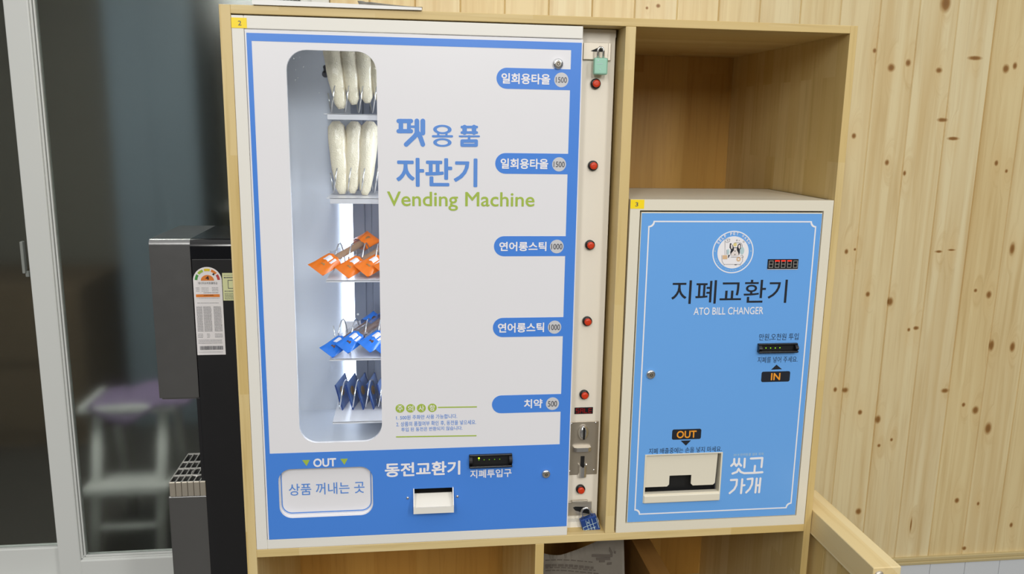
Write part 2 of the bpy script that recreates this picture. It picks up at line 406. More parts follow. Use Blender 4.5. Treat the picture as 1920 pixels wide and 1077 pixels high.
g = G(); g.box(-2.7, 3.2, -4.2, 3.2, -.05, 0); struct(obj('floor', g, 'floor_tile'))

# sliding window: outer frame, front sash (right), rear sash (left); all of it behind the cabinet's back
win = bpy.data.objects.new('window_1', None); COL.objects.link(win); win.location = (-.5, .60, .30); struct(win)
g = G(); g.box(-1.45, .127, .547, .68, .22, .282, .003); g.box(.085, .127, .547, .68, .282, 2.5, .003); g.box(-1.45, -1.40, .547, .68, .282, 2.5, .003)
g.box(-1.45, .127, .547, .68, 2.5, 2.56, .003); obj('window_frame', g, 'upvc', win)
g = G(); g.box(-1.45, .127, .60, .68, 0, .22); struct(obj('wall_sill', g, 'tile'))
SY = .566
gx0, gx1 = at(4, 0, y=SY).x, at(52, 0, y=SY).x
zb = at(250, 1037, y=SY+.01).z
rs = struct(obj('sash', G().box(gx0, gx1, SY, SY+.032, .286, 2.49, .003).box(gx1-.002, .10, SY, SY+.032, .286, zb-.010, .003).box(.06, .10, SY, SY+.032, zb-.01, 2.49, .003), 'upvc', win))
g = G(); g.box(gx1, gx1+.005, SY+.004, SY+.028, zb-.01, 2.49, .0015); g.box(gx1+.0065, gx1+.0105, SY+.007, SY+.025, zb-.005, 2.49, .001)
g.box(gx1, .07, SY+.004, SY+.028, zb-.012, zb-.005, .0015); g.box(gx1, .07, SY+.007, SY+.025, zb-.0045, zb, .001); obj('glazing_bead', g, 'upvc', rs)
obj('glass_pane', G().box(gx1+.005, .065, SY+.013, SY+.018, zb-.004, 2.49), 'frosted', rs)
zl0, zl1 = at(60, 1073, y=SY+.037).z, at(60, 1029, y=SY+.037).z
ls = obj('sash', G().box(-1.40, gx0+.03, SY+.037, SY+.066, .286, zl1, .003).box(gx0-.001, gx0+.045, SY+.037, SY+.066, zl1, 2.49, .003).box(-1.40, -1.35, SY+.037, SY+.066, zl1, 2.49, .003), 'upvc', win)
obj('glass_pane', G().box(-1.36, gx0+.01, SY+.048, SY+.053, zl1-.004, 2.49), 'frosted', ls)
a, b = at(36, 453, y=SY+.03), at(49, 512, y=SY+.03)
g = G(); g.box(a.x+.002, a.x+.009, SY+.024, SY+.038, b.z-.001, a.z, .002); g.box(a.x+.006, a.x+.014, SY+.030, SY+.038, b.z-.010, b.z+.004, .0015); obj('latch', g, 'latch_grey', win)

# the dim room seen through the window
g = G(); g.box(-2.6, 1.0, 3.0, 3.05, 0, 2.6); struct(obj('wall_far', g, 'far_wall'))
g = G(); g.box(-2.65, -2.6, .68, 3.05, 0, 2.6); struct(obj('wall_far_left', g, 'far_brown'))
g = G(); g.box(1.0, 1.05, .68, 3.05, 0, 2.6); struct(obj('wall_far_right', g, 'far_brown'))
g = G(); g.box(-2.65, 1.05, .66, 3.05, 2.6, 2.65); struct(obj('ceiling', g, 'far_wall'))
g = G(); g.box(-2.65, -1.45, .60, .68, 0, 2.6); struct(obj('wall_left', g, 'far_wall'))

# ------------------------------------------------------------------ step stool and towel behind the glass
st = thing('step_stool', 'white folding step stool seen blurred through the frosted window', 'step stool', (-.64, 1.35, 0))
obj('top_step', G().box(-.80, -.48, 1.30, 1.52, .505, .53, .006), 'stool_white', st)
obj('lower_step', G().box(-.775, -.50, 1.22, 1.36, .245, .275, .006), 'stool_white', st)
for sx in (-.745, -.535):
    obj('front_leg', G().tube([(sx, 1.34, .51), (sx*1.0, 1.20, .0)], .018, 8), 'stool_white', st)
    obj('rear_leg', G().tube([(sx, 1.47, .51), (sx, 1.60, .0)], .016, 8), 'stool_white', st)
obj('cross_bar', G().tube([(-.745, 1.235, .13), (-.535, 1.235, .13)], .010, 8), 'stool_white', st)
rng = random.Random(3); g = G(); rows = []
for i in range(13):
    r = []
    for j in range(15):
        u, v = i/12, j/14; x = -.765+.33*v; y = 1.285+.22*u
        z = .534+.055*math.sin(PI*u)*math.sin(PI*min(1, v*1.1))*(.6+.4*math.sin(v*9+u*4))+.006*rng.random()
        if i < 3: z -= .022*(3-i)*max(0, math.sin(PI*min(1, v*1.5)))
        r.append((x, y, z))
    rows.append(r)
g.sheet(rows, .004); tag(obj('towel', g, 'purple_cloth'), 'crumpled purple cloth lying on the step stool behind the window', 'cloth')
tag(obj('bluish_glow_block', G().box(-1.05, -.66, 2.55, 2.95, 0, 2.35, .01).box(-1.03, -.865, 2.54, 2.55, .05, 2.3, .004).box(-.845, -.68, 2.54, 2.55, .05, 2.3, .004), 'far_blue'), 'blurred blue-grey upright block standing in for a bluish glow behind the window', 'cabinet')  # first: made-up blue-grey block, its colour imitates the bluish glow in the glass
tag(obj('wooden_crate', G().box(-1.75, -1.15, 2.3, 2.9, 0, .75, .01).box(-1.72, -1.18, 2.285, 2.3, .08, .34, .005).box(-1.72, -1.18, 2.285, 2.3, .40, .68, .005), 'far_brown'), 'blurred brown crate in the dark room behind the left window pane', 'crate')

# ------------------------------------------------------------------ cabinet
XL, XR, ZT, ZTI, ZB, ZBB = .0, 1.1025, 1.6565, 1.6428, .6932, .6775
XLI, XRI, XD0, XD1, YB = .0181, 1.0885, .6771, .6956, .535
cab = thing('wooden_cabinet', 'large open pine cabinet holding the blue vending machine and bill changer', 'cabinet', (.55, .27, 0))
bv = .0008
obj('top_panel', G().box(XLI, XRI, 0, YB, ZTI, ZT, bv), 'wood_x', cab)
obj('side_panel', G().box(XL, XLI, 0, YB, 0, ZT, bv), 'wood_z', cab)
obj('side_panel', G().box(XRI, XR, 0, YB, 0, ZT, bv), 'wood_z', cab)
obj('divider', G().box(XD0, XD1, 0, YB, ZB, ZTI, bv), 'wood_z', cab)
obj('shelf_board', G().box(XLI, XRI, 0, YB, ZBB, ZB, bv), 'wood_x', cab)
obj('lower_divider', G().box(.5405, .5575, 0, YB-.01, 0, ZBB, bv), 'wood_z', cab)
obj('bottom_board', G().box(XLI, XRI, .01, YB, .06, .076, bv), 'wood_x', cab)
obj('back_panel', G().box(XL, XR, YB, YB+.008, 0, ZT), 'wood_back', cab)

p0, p1 = at(1219, 1077, z=.57), at(1257, 1077, z=.57)
tag(obj('wooden_plank', G().box(p0.x, p1.x, .012, .50, .076, .57, .001), 'plank_dark'), 'dark brown wooden plank stored on edge in the compartment under the bill changer', 'plank')
# newspaper in the lower compartment
nx_0, nx_1 = .5595, at(1168, 1040, y=.09).x
def on_news(u, v, f=0.0):
    zt_ = .592+.016*((.28-v)/.28)**2 if v < .28 else .592+.063*((v-.28)/.72)**1.3
    return Vector((nx_0+(nx_1-nx_0)*v+.03*u*v, .10-.05*u+.005*math.sin(v*5+u*6)-f, zt_*(1-u)+.085*u))
nw = thing('newspaper', 'folded grey newsprint standing in the dark compartment below the blue padlock', 'newspaper', (.64, .08, .077))
obj('sheet', G().sheet([[on_news(i/20, j/28) for j in range(29)] for i in range(21)], .0015), 'newsprint', nw)
g = G(); rng = random.Random(5)
def news_at(u, v):
    p = at(u, v, y=.09); vv = min(.99, max(.01, (p.x-nx_0)/(nx_1-nx_0))); zt_ = on_news(0, vv).z; uu = max(.004, (zt_-p.z)/(zt_-.085)); return uu, vv
for pv, h in ((1055, .002), (1063.5, .0055), (1069, .002), (1074, .002)):
    u = 1024
    while u < 1112:
        w = rng.uniform(4, 11); p, q = on_news(*news_at(u, pv), .0022), on_news(*news_at(u+w, pv), .0022); g.prism([p, q, q-Vector((0, 0, h)), p-Vector((0, 0, h))], (0, -.0004, 0)); u += w+2.5
for (u0, v0, u1, v1, h) in ((1110, 1042, 1146, 1040, .006), (1118, 1047, 1142, 1045, .006), (1142, 1026, 1147, 1036, .010), (1150, 1033, 1153, 1034, .006), (1122, 1052, 1132, 1051, .004), (1136, 1055, 1144, 1054, .005)):
    p, q = on_news(*news_at(u0, v0), .0022), on_news(*news_at(u1, v1), .0022); g.prism([p, q, q-Vector((0, 0, h)), p-Vector((0, 0, h))], (0, -.0004, 0))
obj('print', g, 'news_ink', nw)

# open booklet on the cabinet top
bk = thing('open_booklet', 'open white booklet lying on top of the wooden cabinet', 'booklet', (.19, .1, ZT))
for (xa, ya, ta), (xb_, yb_, tb_) in (((.054, -.004, .0092), (.200, -.005, .0070)), ((.200, -.005, .0070), (.327, -.006, .0046))):
    g = G(); g.prism([(xa, ya, ZT+.0006), (xb_, yb_, ZT+.0006), (xb_, yb_, ZT+tb_), (xa, ya, ZT+ta)], (0, .204, 0)); obj('page_block', g, 'paper', bk)
g = G(); rows = []
for j in range(16):
    v = j/15; x = .222+.106*v; z = ZT+.0052+.0075*(1-v)**1.6*math.sin(PI*min(1, v*4+.25))**.5 if v < .19 else ZT+.0052+.0075*(1-v)**1.6
    rows.append([(x, -.007, z), (x, .20, z)])
g.sheet(rows, .0012); obj('page', g, 'paper', bk)

# ------------------------------------------------------------------ vending machine
MX0, MX1, PX1, MZ0, MZ1 = .0184, .6022, .6718, .6932, 1.6405
DX0, DX1, DZ0, DZ1 = .0392, .6022, .7135, 1.6185
IY = .25; PY = .045
vm = thing('vending_machine', 'white vending machine with blue bordered door and tall product window', 'vending machine', (.34, .12, MZ0))
g = G(); t = .0015
g.box(MX0, PX1, .03, IY+.014, MZ0, MZ0+.012); g.box(MX0, PX1, PY+.001, IY+.014, MZ1-.012, MZ1)
g.box(MX0, MX0+.006, .015, IY+.014, MZ0, MZ1); g.box(PX1-.006, PX1, PY+.0125, IY+.014, MZ0, MZ1); g.box(MX0, PX1, IY+.002, IY+.014, MZ0, MZ1)
g.box(MX0, DX0-.0012, 0, .03, MZ0, MZ1, .0012); g.box(DX0-.0012, MX1, 0, .04, DZ1+.0013, MZ1, .0012); g.box(DX0-.0012, MX1, 0, .04, MZ0, DZ0-.0013, .0012)
g.box(DX1-.004, DX1-.001, .021, PY+.01, MZ0+.004, MZ1-.004)
obj('casing', g, 'casing_white', vm)
obj('button_panel', G().box(MX1-.001, PX1-.0008, PY, PY+.012, MZ0+.0005, MZ1+.0015, .0012), 'panel_cream', vm)
obj('interior_back', G().box(MX0+.006, PX1-.006, IY, IY+.0018, MZ0+.012, MZ1-.012), 'inner_white', vm)
g = G(); fl = [(.026, .012, .868), (.60, .012, .868), (.60, IY, .8735), (.026, IY, .8735)]; g.prism(fl, (0, 0, -.004)); obj('interior_floor', g, 'inner_white', vm)
p = at(610, 137, y=IY-.001); g = G(); g.disc(p.x, p.z-.002, .0066, IY-.0006); g.flat(rect(p.x-.0032, p.x+.0032, p.z, p.z+.011), IY-.0006); g.disc(p.x, p.z+.011, .0042, IY-.0006); obj('keyhole', g, 'print_dark_grey', vm)
# door
wx0, wx1 = at(543, 300, y=0).x, at(708.5, 300, y=0).x
wz0, wz1 = at(640, 829.5, y=0).z, at(625, 95, y=0).z
WIN = rrect(wx0, wx1, wz0, wz1, .033, 8)
ox0, ox1, oz0, oz1 = pbox(523, 877.5, 699.3, 969)
OUT = rrect(ox0, ox1, oz0, oz1, .023, 8)
tx0, tx1, tz0, tz1 = pbox(775, 915.5, 850, 944)
door = obj('door', G().plate(rect(DX0, DX1, DZ0, DZ1), [WIN, OUT, rect(tx0+.002, tx1-.002, tz0, tz1)], -.0008, .006), 'panel_white', vm, label='flat white door with blue border print')
bx0, bz1 = xz(462, 61.5); bx1 = at(1091, 73, y=0).x; bz0 = at(760, 1000, y=0).z - .0005
ix0 = (at(473, 78, y=0).x+at(505, 850, y=0).x)/2; ix1 = (at(1071, 93, y=0).x+at(1049, 834, y=0).x)/2
iz1 = (at(473, 78, y=0).z+at(1071, 93, y=0).z)/2; iz0 = (at(505, 850, y=0).z+at(1049, 834, y=0).z)/2
tabs = []
for (ul, um, vt, vb) in ((930.8, 1010, 128.7, 168), (928.4, 1005, 287.8, 326.5), (926, 995, 443, 480.5), (924, 990, 595.6, 631.5), (922.3, 985, 740.5, 773.8)):
    tabs.append((at(ul, (vt+vb)/2, y=0).x, at(um, vb, y=0).z, at(um, vt, y=0).z))
P = [(ix1, iz1)]
for (xl, z0, z1) in tabs:
    r = (z1-z0)/2; P.append((ix1, z1))
    for i in range(17): q = PI/2+PI*i/16; P.append((xl+r+r*math.cos(q), (z0+z1)/2+r*math.sin(q)))
    P.append((ix1, z0))
P += [(ix1, iz0), (ix0, iz0), (ix0, iz1)]
P.reverse()
obj('border_print', G().plate(rect(bx0, bx1, bz0, bz1), [P, OUT, rect(tx0+.0021, tx1-.0021, tz0, tz1)], -.0011, -.0007), 'door_blue', door, label='cornflower blue border with five price tabs')
obj('window_pane', G().plate(rrect(wx0-.004, wx1+.004, wz0-.004, wz1+.004, .034, 8), [], .0062, .0075), 'acrylic', door, label='clear plastic pane')
Y1 = -.0013
# tab lettering and price discs
for s, (a, b, c, d) in (('일회용타올', (940, 138, 1031.5, 158)), ('일회용타올', (938.5, 297.5, 1027.8, 317)), ('연어롱스틱', (936, 453.5, 1024.4, 471)), ('연어롱스틱', (933.4, 605.5, 1020, 623.5)), ('치약', (982.4, 748.5, 1017, 765.5))):
    text(s, pbox(a, b, c, d), Y1, 'print_white', door, .026)
for s, u, v, hw in (('1500', 1052.3, 150, 10.4), ('1500', 1048.1, 308.3, 10.4), ('1000', 1043.8, 462.3, 10.4), ('1000', 1039.6, 613.6, 10.2), ('500', 1035.7, 757, 8.6)):
    x, z = xz(u, v); obj('price_disc', G().disc(x, z, .0124, Y1), 'print_grey', door)
    text(s, pbox(u-hw, v-5.3, u+hw, v+5.3), Y1-.0004, 'print_dark_grey', door, .010, 'price')
# headline
def crop(u, v): return xz(700+u/3.847, 180+v/3.847)
k = .001/1.09/3.847*1.0
def S(g, pts, w): g.stroke([crop(*q) for q in pts], w*k, Y1)
g = G()
S(g, [(182, 181), (272, 181)], 30); S(g, [(182, 254), (272, 254)], 30); S(g, [(199, 181), (199, 254)], 32); S(g, [(257, 181), (257, 254)], 28)
S(g, [(257, 222), (305, 222)], 18); S(g, [(314, 180), (314, 262)], 33); S(g, [(357, 181), (357, 268)], 34)
S(g, [(318, 262), (300, 290), (237, 350)], 33); S(g, [(318, 262), (340, 300), (357, 350)], 33); S(g, [(357, 262), (330, 285)], 24)
cx, cz = crop(498, 242); sc = .001/1.09/3.847
g.ring(cx, cz, 66*sc, 40*sc, Y1, rz=33*sc, rinz=19*sc); cx, cz = crop(498, 336); g.ring(cx, cz, 66*sc, 40*sc, Y1, rz=31*sc, rinz=17*sc)
S(g, [(430, 291), (567, 291)], 16); S(g, [(468, 266), (468, 291)], 16); S(g, [(527, 266), (527, 291)], 16)
S(g, [(638, 224), (746, 224)], 18); S(g, [(638, 264), (746, 264)], 18); S(g, [(658, 224), (658, 264)], 32); S(g, [(726, 224), (726, 264)], 32)
S(g, [(622, 291), (762, 291)], 13); S(g, [(690, 291), (690, 318)], 18); S(g, [(640, 325), (742, 325), (742, 355), (640, 355), (640, 325)], 24)
obj('headline', g, 'print_blue', door)
text('자판기', pbox(743, 296.5, 895, 350.5), Y1, 'print_blue', door, .022, 'headline')
text('Vending Machine', pbox(726, 360, 1002, 395.5), Y1, 'print_green', door, .010, 'headline')
# notice
for s, u, v in (('주', 750, 766), ('의', 769.8, 765.7), ('사', 790, 765.4), ('항', 810.5, 764.7)):
    x, z = xz(u, v); obj('notice_dot', G().disc(x, z, .0081, Y1), 'print_green', door)
    text(s, pbox(u-5.2, v-5.4, u+5.2, v+5.4), Y1-.0004, 'print_white', door, .012)
g = G(); g.stroke([xz(822, 764), xz(893.2, 763)], .0022, Y1); g.stroke([xz(743.5, 819.3), xz(892.5, 817)], .0022, Y1); obj('notice_line', g, 'print_green', door)
text('1. 500원 주화만 사용 가능합니다.', pbox(743, 777.5, 857, 785.8), Y1, 'print_blue', door, .004)
text('2. 상품의 품절여부 확인 후, 동전을 넣으세요.', pbox(743, 789, 892.5, 798.2), Y1, 'print_blue', door, .004)
text('투입 된 동전은 반환되지 않습니다.', pbox(752.5, 800.2, 867, 807.8), Y1, 'print_blue', door, .004)
# lower part
text('동전교환기', pbox(721.5, 866, 863, 892.5), Y1, 'print_white', door, .028)
text('지폐투입구', pbox(881.5, 880, 959, 895.5), Y1, 'print_white', door, .018)
text('OUT', pbox(587.5, 859.3, 630.5, 875.3), Y1, 'print_white', door, .03)
for q in (((566.6, 862.8), (581, 862.4), (575, 874)), ((638, 860.5), (652.3, 860), (645.8, 871.6))):
    obj('arrow_print', G().flat([xz(*c) for c in q], Y1), 'print_green', door)
# delivery hatch
g = G(); fx0, fx1, fz0, fz1 = pbox(526, 878, 698, 962.0, y=.010)
fz1 = oz1+.006
hat = obj('delivery_flap', G().plate(rrect(fx0, fx1, fz0, fz1, .020, 8), [], .010, .013), 'panel_white', door)
g = G(); g.plate(rrect(fx0+.0014, fx1-.0014, fz0+.0014, fz1-.001, .0188, 8), [rrect(fx0+.0030, fx1-.0030, fz0+.0034, fz1-.003, .0172, 8)], .0094, .0098); obj('flap_line', g, 'print_blue', door)
text('상품 꺼내는 곳', pbox(541.5, 905.5, 683.5, 927.5, y=.0094), .0094, 'print_blue', door, .006)
obj('delivery_rim', G().plate(rrect(ox0-.004, ox1+.004, oz0-.004, oz1+.004, .026, 8), [rrect(fx0+.0006, fx1-.0006, fz0+.0006, oz1+.001, .0195, 8)], .0061, .0099), 'panel_white', door)
obj('delivery_box', G().box(ox0-.004, ox1+.004, .06, .063, oz0-.004, oz1+.004).box(ox0-.006, ox0-.003, .0195, .063, oz0-.006, oz1+.006).box(ox1+.003, ox1+.006, .0195, .063, oz0-.006, oz1+.006).box(ox0-.006, ox1+.006, .0195, .063, oz0-.006, oz0-.003).box(ox0-.006, ox1+.006, .0195, .063, oz1+.003, oz1+.006), 'inner_white', door)
# coin return scoop
ty = -.021; tl0, tl1 = at(812, 963, y=ty).z, at(812, 951.5, y=ty).z
g = G()
for xa in (tx0, tx1-.0018): g.prism([(xa, .006, tz1+.001), (xa, .006, tl0+.002), (xa, ty, tl0), (xa, ty, tl1+.002), (xa, -.004, tz1+.001)], (.0018, 0, 0))
g.prism([(tx0, ty-.0006, tl0), (tx0, ty+.001, tl0), (tx0, ty+.001, tl1), (tx0, ty-.0006, tl1)], (tx1-tx0, 0, 0))
g.prism([(tx0, ty, tl0), (tx0, .006, tl0+.002), (tx0, .006, tl0+.0035), (tx0, ty, tl0+.0015)], (tx1-tx0, 0, 0))
g.prism([(tx0, ty+.001, tl0+.003), (tx0, .008, tz1-.014), (tx0, .010, tz1-.014), (tx0, ty+.004, tl0+.003)], (tx1-tx0, 0, 0))
tray = obj('coin_tray', g, 'casing_white', door, label='protruding white coin tray')
obj('coin_chute', G().box(tx0+.002, tx1-.002, .028, .031, tz0, tz1+.002).box(tx0+.002, tx1-.002, .013, .03, tz1-.001, tz1+.002), 'black_matte', door)
for u, v in ((764.5, 934), (857.5, 931)):
    x, z = xz(u, v); obj('screw', G().lathe((x, -.0006, z), (0, -1, 0), [(.0030, 0), (.0030, .0008), (.0016, .0022)], 16), 'chrome', door)
def bill_slot(parent, u0, v0, u1, v1, leds, y=0):
    """protruding black bill slot with rounded bezel and a row of green lamps"""
    x0, x1, z0, z1 = pbox(u0, v0, u1, v1, y-.003); z0 = at((u0+u1)/2, v1, y=y-.011).z; h = z1-z0
    g = G()
    for s in (0, 1):
        xa, xb = (x0, x0+.006) if s == 0 else (x1-.006, x1)
        pts = [(xa, y, z0), (xa, y, z1)]+[(xa, y-.011*math.sin(PI*i/8), z1-h*i/8) for i in range(1, 8)]
        g.prism(pts, (xb-xa, 0, 0))
    g.box(x0, x1, y-.006, y, z1-.0035, z1, .001); g.box(x0, x1, y-.011, y, z0, z0+.004, .0015)
    o = obj('bill_slot', g, 'black_plastic', parent)
    obj('slot_throat', G().box(x0+.005, x1-.005, y-.0012, y+.0005, z0+.003, z1-.003), 'black_matte', o)
    for i, (u, v, br) in enumerate(leds):
        q = at(u, v, y=y-.0015); obj('lamp', G().disc(q.x, q.z, .0016 if br == 1 else .0010, q.y, 12), 'green_led' if br == 1 else 'green_led_mid' if br == 2 else 'green_led_dim', o)
    return o
bill_slot(door, 879.5, 852, 960, 878.5, [(898, 859.8, 1), (907.8, 862.8, 0), (917.5, 862.4, 0), (927.4, 862, 0), (937, 861.6, 0), (898, 863.4, 0)])
def cam_lock(parent, u, v, y, r=.0085):
    x, z = xz(u, v, y); o = obj('lock', G().lathe((x, y, z), (0, -1, 0), [(r, 0), (r, .0015), (r*.92, .0035), (r*.80, .0048), (r*.55, .0050)], 28), 'chrome', parent)
    g = G(); g.disc(x, z, r*.45, y-.0056, 20); obj('key_barrel', g, 'steel_dark', o)
    obj('key_slit', G().ring(x, z, r*.30, r*.18, y-.0060, 20), 'black_matte', o)
cam_lock(door, 1046, 120, -.001, .0095); cam_lock(door, 1023.5, 888.5, -.001, .0085)
def sticker(parent, u0, v0, u1, v1, s, y, tb):
    o = obj('number_sticker', G().flat(rect(*pbox(u0, v0, u1, v1, y)), y), 'yellow_sticker', parent)
    text(s, pbox(*tb, y), y-.0004, 'print_dark_grey', o, .004, 'number')
sticker(vm, 433.6, 33, 462.6, 52.5, '2', -.0008, (446.3, 38.6, 452.5, 47.6))
# buttons on the recessed panel
for u, v in ((1117.4, 157), (1112.4, 311), (1106.8, 460), (1101.6, 603.4), (1096, 741.3), (1089, 919)):
    p = at(u, v, y=PY-.006); x, z = p.x, p.z
    o = obj('push_button', G().lathe((x, PY, z), (0, -1, 0), [(.0092, 0), (.0092, .005), (.0080, .0066), (.0066, .0068)], 28), 'black_plastic', vm)
    obj('button_cap', G().lathe((x, PY-.004, z), (0, -1, 0), [(.0066, 0), (.0066, .0072), (.0058, .0084), (.003, .0088)], 24), 'red_button', o)
x0, x1, z0, z1 = pbox(1077.5, 764.5, 1111.5, 776.3, PY-.001)
o = obj('display', G().box(x0, x1, PY-.0016, PY, z0, z1), 'black_plastic', vm)
g = G(); cw = (x1-x0-.003)/4
for i, segs in enumerate(('afgcd', 'abcefg', 'def', 'adefg')):
    xa, xb = x0+.0015+cw*i+cw*.18, x0+.0015+cw*(i+1)-cw*.18; za, zb_ = z0+.0022, z1-.0022; zm = (za+zb_)/2
    for q, sg_ in dict(a=((xa, zb_), (xb, zb_)), b=((xb, zm), (xb, zb_)), c=((xb, za), (xb, zm)), d=((xa, za), (xb, za)), e=((xa, za), (xa, zm)), f=((xa, zm), (xa, zb_)), g=((xa, zm), (xb, zm))).items():
        if q in segs: g.stroke(sg_, .0011, PY-.0020)
obj('digits', g, 'red_led_dim', o)
# coin acceptor
cx0, cx1 = at(1067.5, 840, y=PY-.002).x, at(1121, 840, y=PY-.002).x; cz1, cz0 = at(1095, 790.5, y=PY-.002).z, at(1093, 890.5, y=PY-.002).z
ca = obj('coin_acceptor', G().box(cx0, cx1, PY-.0025, PY, cz0, cz1, .0012), 'steel_dark', vm)
q = at(1093.8, 811.6, y=PY-.006); x, z = q.x, q.z
g = G(); n = 28; rings = []
for rr, h in ((1, 0), (.97, .003), (.82, .0065), (.55, .0088), (.2, .0095)):
    rings.append([g.bm.verts.new((x+.0112*rr*math.cos(2*PI*j/n), PY-.0025-h, z+.0158*rr*math.sin(2*PI*j/n))) for j in range(n)])
fs = [g.bm.faces.new((A[j], A[(j+1) % n], B[(j+1) % n], B[j])) for A, B in zip(rings, rings[1:]) for j in range(n)]+[g.bm.faces.new(rings[-1])]
for f in fs: f.smooth = True
bmesh.ops.recalc_face_normals(g.bm, faces=fs); obj('coin_slot', g, 'chrome', ca)
obj('slot_opening', G().box(x-.0019, x+.0019, PY-.0135, PY-.004, z-.0118, z+.0118), 'black_matte', ca)
a = at(1092, 842, y=PY-.008); g = G()
g.prism([(a.x-.017, PY-.0025, a.z-.005), (a.x-.017, PY-.009, a.z-.005), (a.x-.011, PY-.012, a.z-.005), (a.x+.011, PY-.012, a.z-.005), (a.x+.017, PY-.009, a.z-.005), (a.x+.017, PY-.0025, a.z-.005)], (0, 0, .008)); obj('return_lever', g, 'chrome', ca)
a = at(1092.3, 868, y=PY-.004); obj('return_opening', G().box(a.x-.0038, a.x+.0038, PY-.0034, PY-.002, a.z-.010, a.z+.013), 'black_matte', ca)
b = at(1092.3, 884, y=PY-.006); g = G(); n = 10
for i in range(n):
    t0, t1 = PI*i/n, PI*(i+1)/n
    f = lambda t, r: (b.x+r*math.cos(t), PY-.0025-r*1.0*math.sin(t))
    A, B, C, D = f(t0, .0085), f(t1, .0085), f(t1, .0068), f(t0, .0068)
    zt = lambda t: b.z+.004+.006*abs(math.cos(t)); zl = b.z-.012
    g.prism([(A[0], A[1], zl), (B[0], B[1], zl), (C[0], C[1], zl), (D[0], D[1], zl)], (0, 0, .020+.006*abs(math.cos((t0+t1)/2))))
obj('return_cup', g, 'chrome', ca)
for u, v in ((1117.3, 793.3), (1113.8, 882), (1071.7, 795), (1068, 884.3)):
    q = at(u, v, y=PY-.003); obj('screw', G().lathe((q.x, PY-.0024, q.z), (0, -1, 0), [(.0022, 0), (.0020, .0010), (.0008, .0016)], 14), 'chrome', ca)
# hasps
def hasp(u0, v0, u1, v1, fold, hole):
    x0, x1, z0, z1 = pbox(u0, v0, u1, v1, PY-.006); o = obj('hasp', G().box(x0, x1, PY-.0060, PY-.0035, z0, z1, .0006).box(x0, x1-.004, PY-.0038, PY, z0+.003, z1-.003), 'steel', vm)
    if fold: obj('staple_fold', G().box(x1-.0015, x1+.0035, PY-.007, PY, z0-.001, z1, .0006), 'steel', o)
    else: obj('staple_fold', G().box(x0+.008, x1-.009, PY-.010, PY-.004, z1-.001, z1+.004, .0006), 'steel', o)
    q = [at(*c, y=PY-.0064) for c in hole]; obj('slot', G().flat([(c.x, c.z) for c in q], PY-.0064), 'black_matte', o)
def pc(u, v): return (1085+u/8.975, 60+v/8.975)
def pd(u, v): return (1055+u/12.675, 925+v/12.675)
hasp(1094, 80, 1141.5, 112, True, [pc(200, 320), pc(250, 330), pc(420, 335), pc(400, 270), pc(360, 235), pc(320, 268)])
hasp(1064, 941.5, 1109, 967, False, [pd(245, 350), pd(300, 325), pd(545, 330), pd(620, 380), pd(640, 500), pd(480, 470), pd(380, 440), pd(300, 420)])

# interior: lamp strip, divider panel, shelves with coils
a, b = at(641, 450, y=IY-.004), at(664.5, 450, y=IY-.004)
obj('lamp_strip', G().box(a.x, b.x, IY-.006, IY-.0005, .90, 1.338, .001), 'led_strip', vm)
DY = .205; dx = at(662.5, 450, y=DY).x; d2 = at(685.5, 450, y=DY).x; d3 = at(698.5, 450, y=DY).x
obj('channel_panel', G().box(dx, d2-.0012, DY, DY+.004, .90, 1.60).box(d2, d3-.0005, DY+.003, DY+.006, .90, 1.60).box(d3, .45, DY+.001, DY+.005, .90, 1.60).box(d2-.002, d2+.0003, DY+.005, DY+.007, .90, 1.60), 'inner_grey', vm)
q = at(671, 590, y=DY-.001); obj('rivet', G().lathe((q.x, DY, q.z), (0, -1, 0), [(.0024, 0), (.002, .001), (.0005, .0014)], 14), 'paper', vm)
SH = [1.4866, 1.3410, 1.1935, 1.0470, .9250]
SX = [.1585, .1590, .1545, .1565, .1590]
for i, (z, x) in enumerate(zip(SH, SX)):
    sh = obj('shelf', G().box(x, .58, .035, .200, z-.0016, z, .0004).box(x+(.006 if i < 2 else 0), .58, .035, .0366, z-(.010 if i < 2 else .004), z, .0003), 'shelf_white', vm)
    if i == 3: obj('shelf_back', G().box(at(648, 640, y=.2).x, .58, .198, .1995, z, z+.031), 'shelf_white', sh)
    P = []; r = .027; pitch = .0245; zc = z+r+.003
    for j in range(0, 12*6+1):
        t = 2*PI*j/12; P.append((x-.001+pitch*j/12, .108-r*math.cos(t+PI*.9), zc+r*math.sin(t+PI*.9)))
    obj('coil', G().tube(P, .0013, 8), 'chrome', sh)

# ------------------------------------------------------------------ products
def towel(u0, v0, u1, v1, w, y, label):
    """rolled white towel standing in a clear bag, top at u0, v0 and foot at u1, v1"""
    T, B = at(u0, v0, y=y+.012), at(u1, v1, y=y-.004)
    o = thing('rolled_towel', label, 'towel', B, 'rolled disposable towels in the machine')
    n = 14; pts = []; rs = []
    for i in range(n+1):
        t = i/n; pts.append(B.lerp(T, t)); rs.append(w*(.56+.44*min(1, t/.5)**.8)*(.55+.45*math.sin(PI/2*min(1, t/.09)))*(1+.03*math.sin(t*17+u0))*(1 if t < .9 else math.sqrt(max(.05, 1-((t-.9)/.1)**2*.8))))
    obj('towel_roll', G().tube(pts, w, 18, rs=rs, flat=.92), 'towel', o)
    d = (T-B).normalized(); pts2 = [B-d*.006+Vector((0, 0, .004))]+pts+[T+d*.010]; rs2 = [.004]+[r*1.13 for r in rs]+[w*.7]
    obj('clear_wrapper', G().tube(pts2, w, 14, rs=rs2, flat=1.05, caps=False), 'wrap', o)
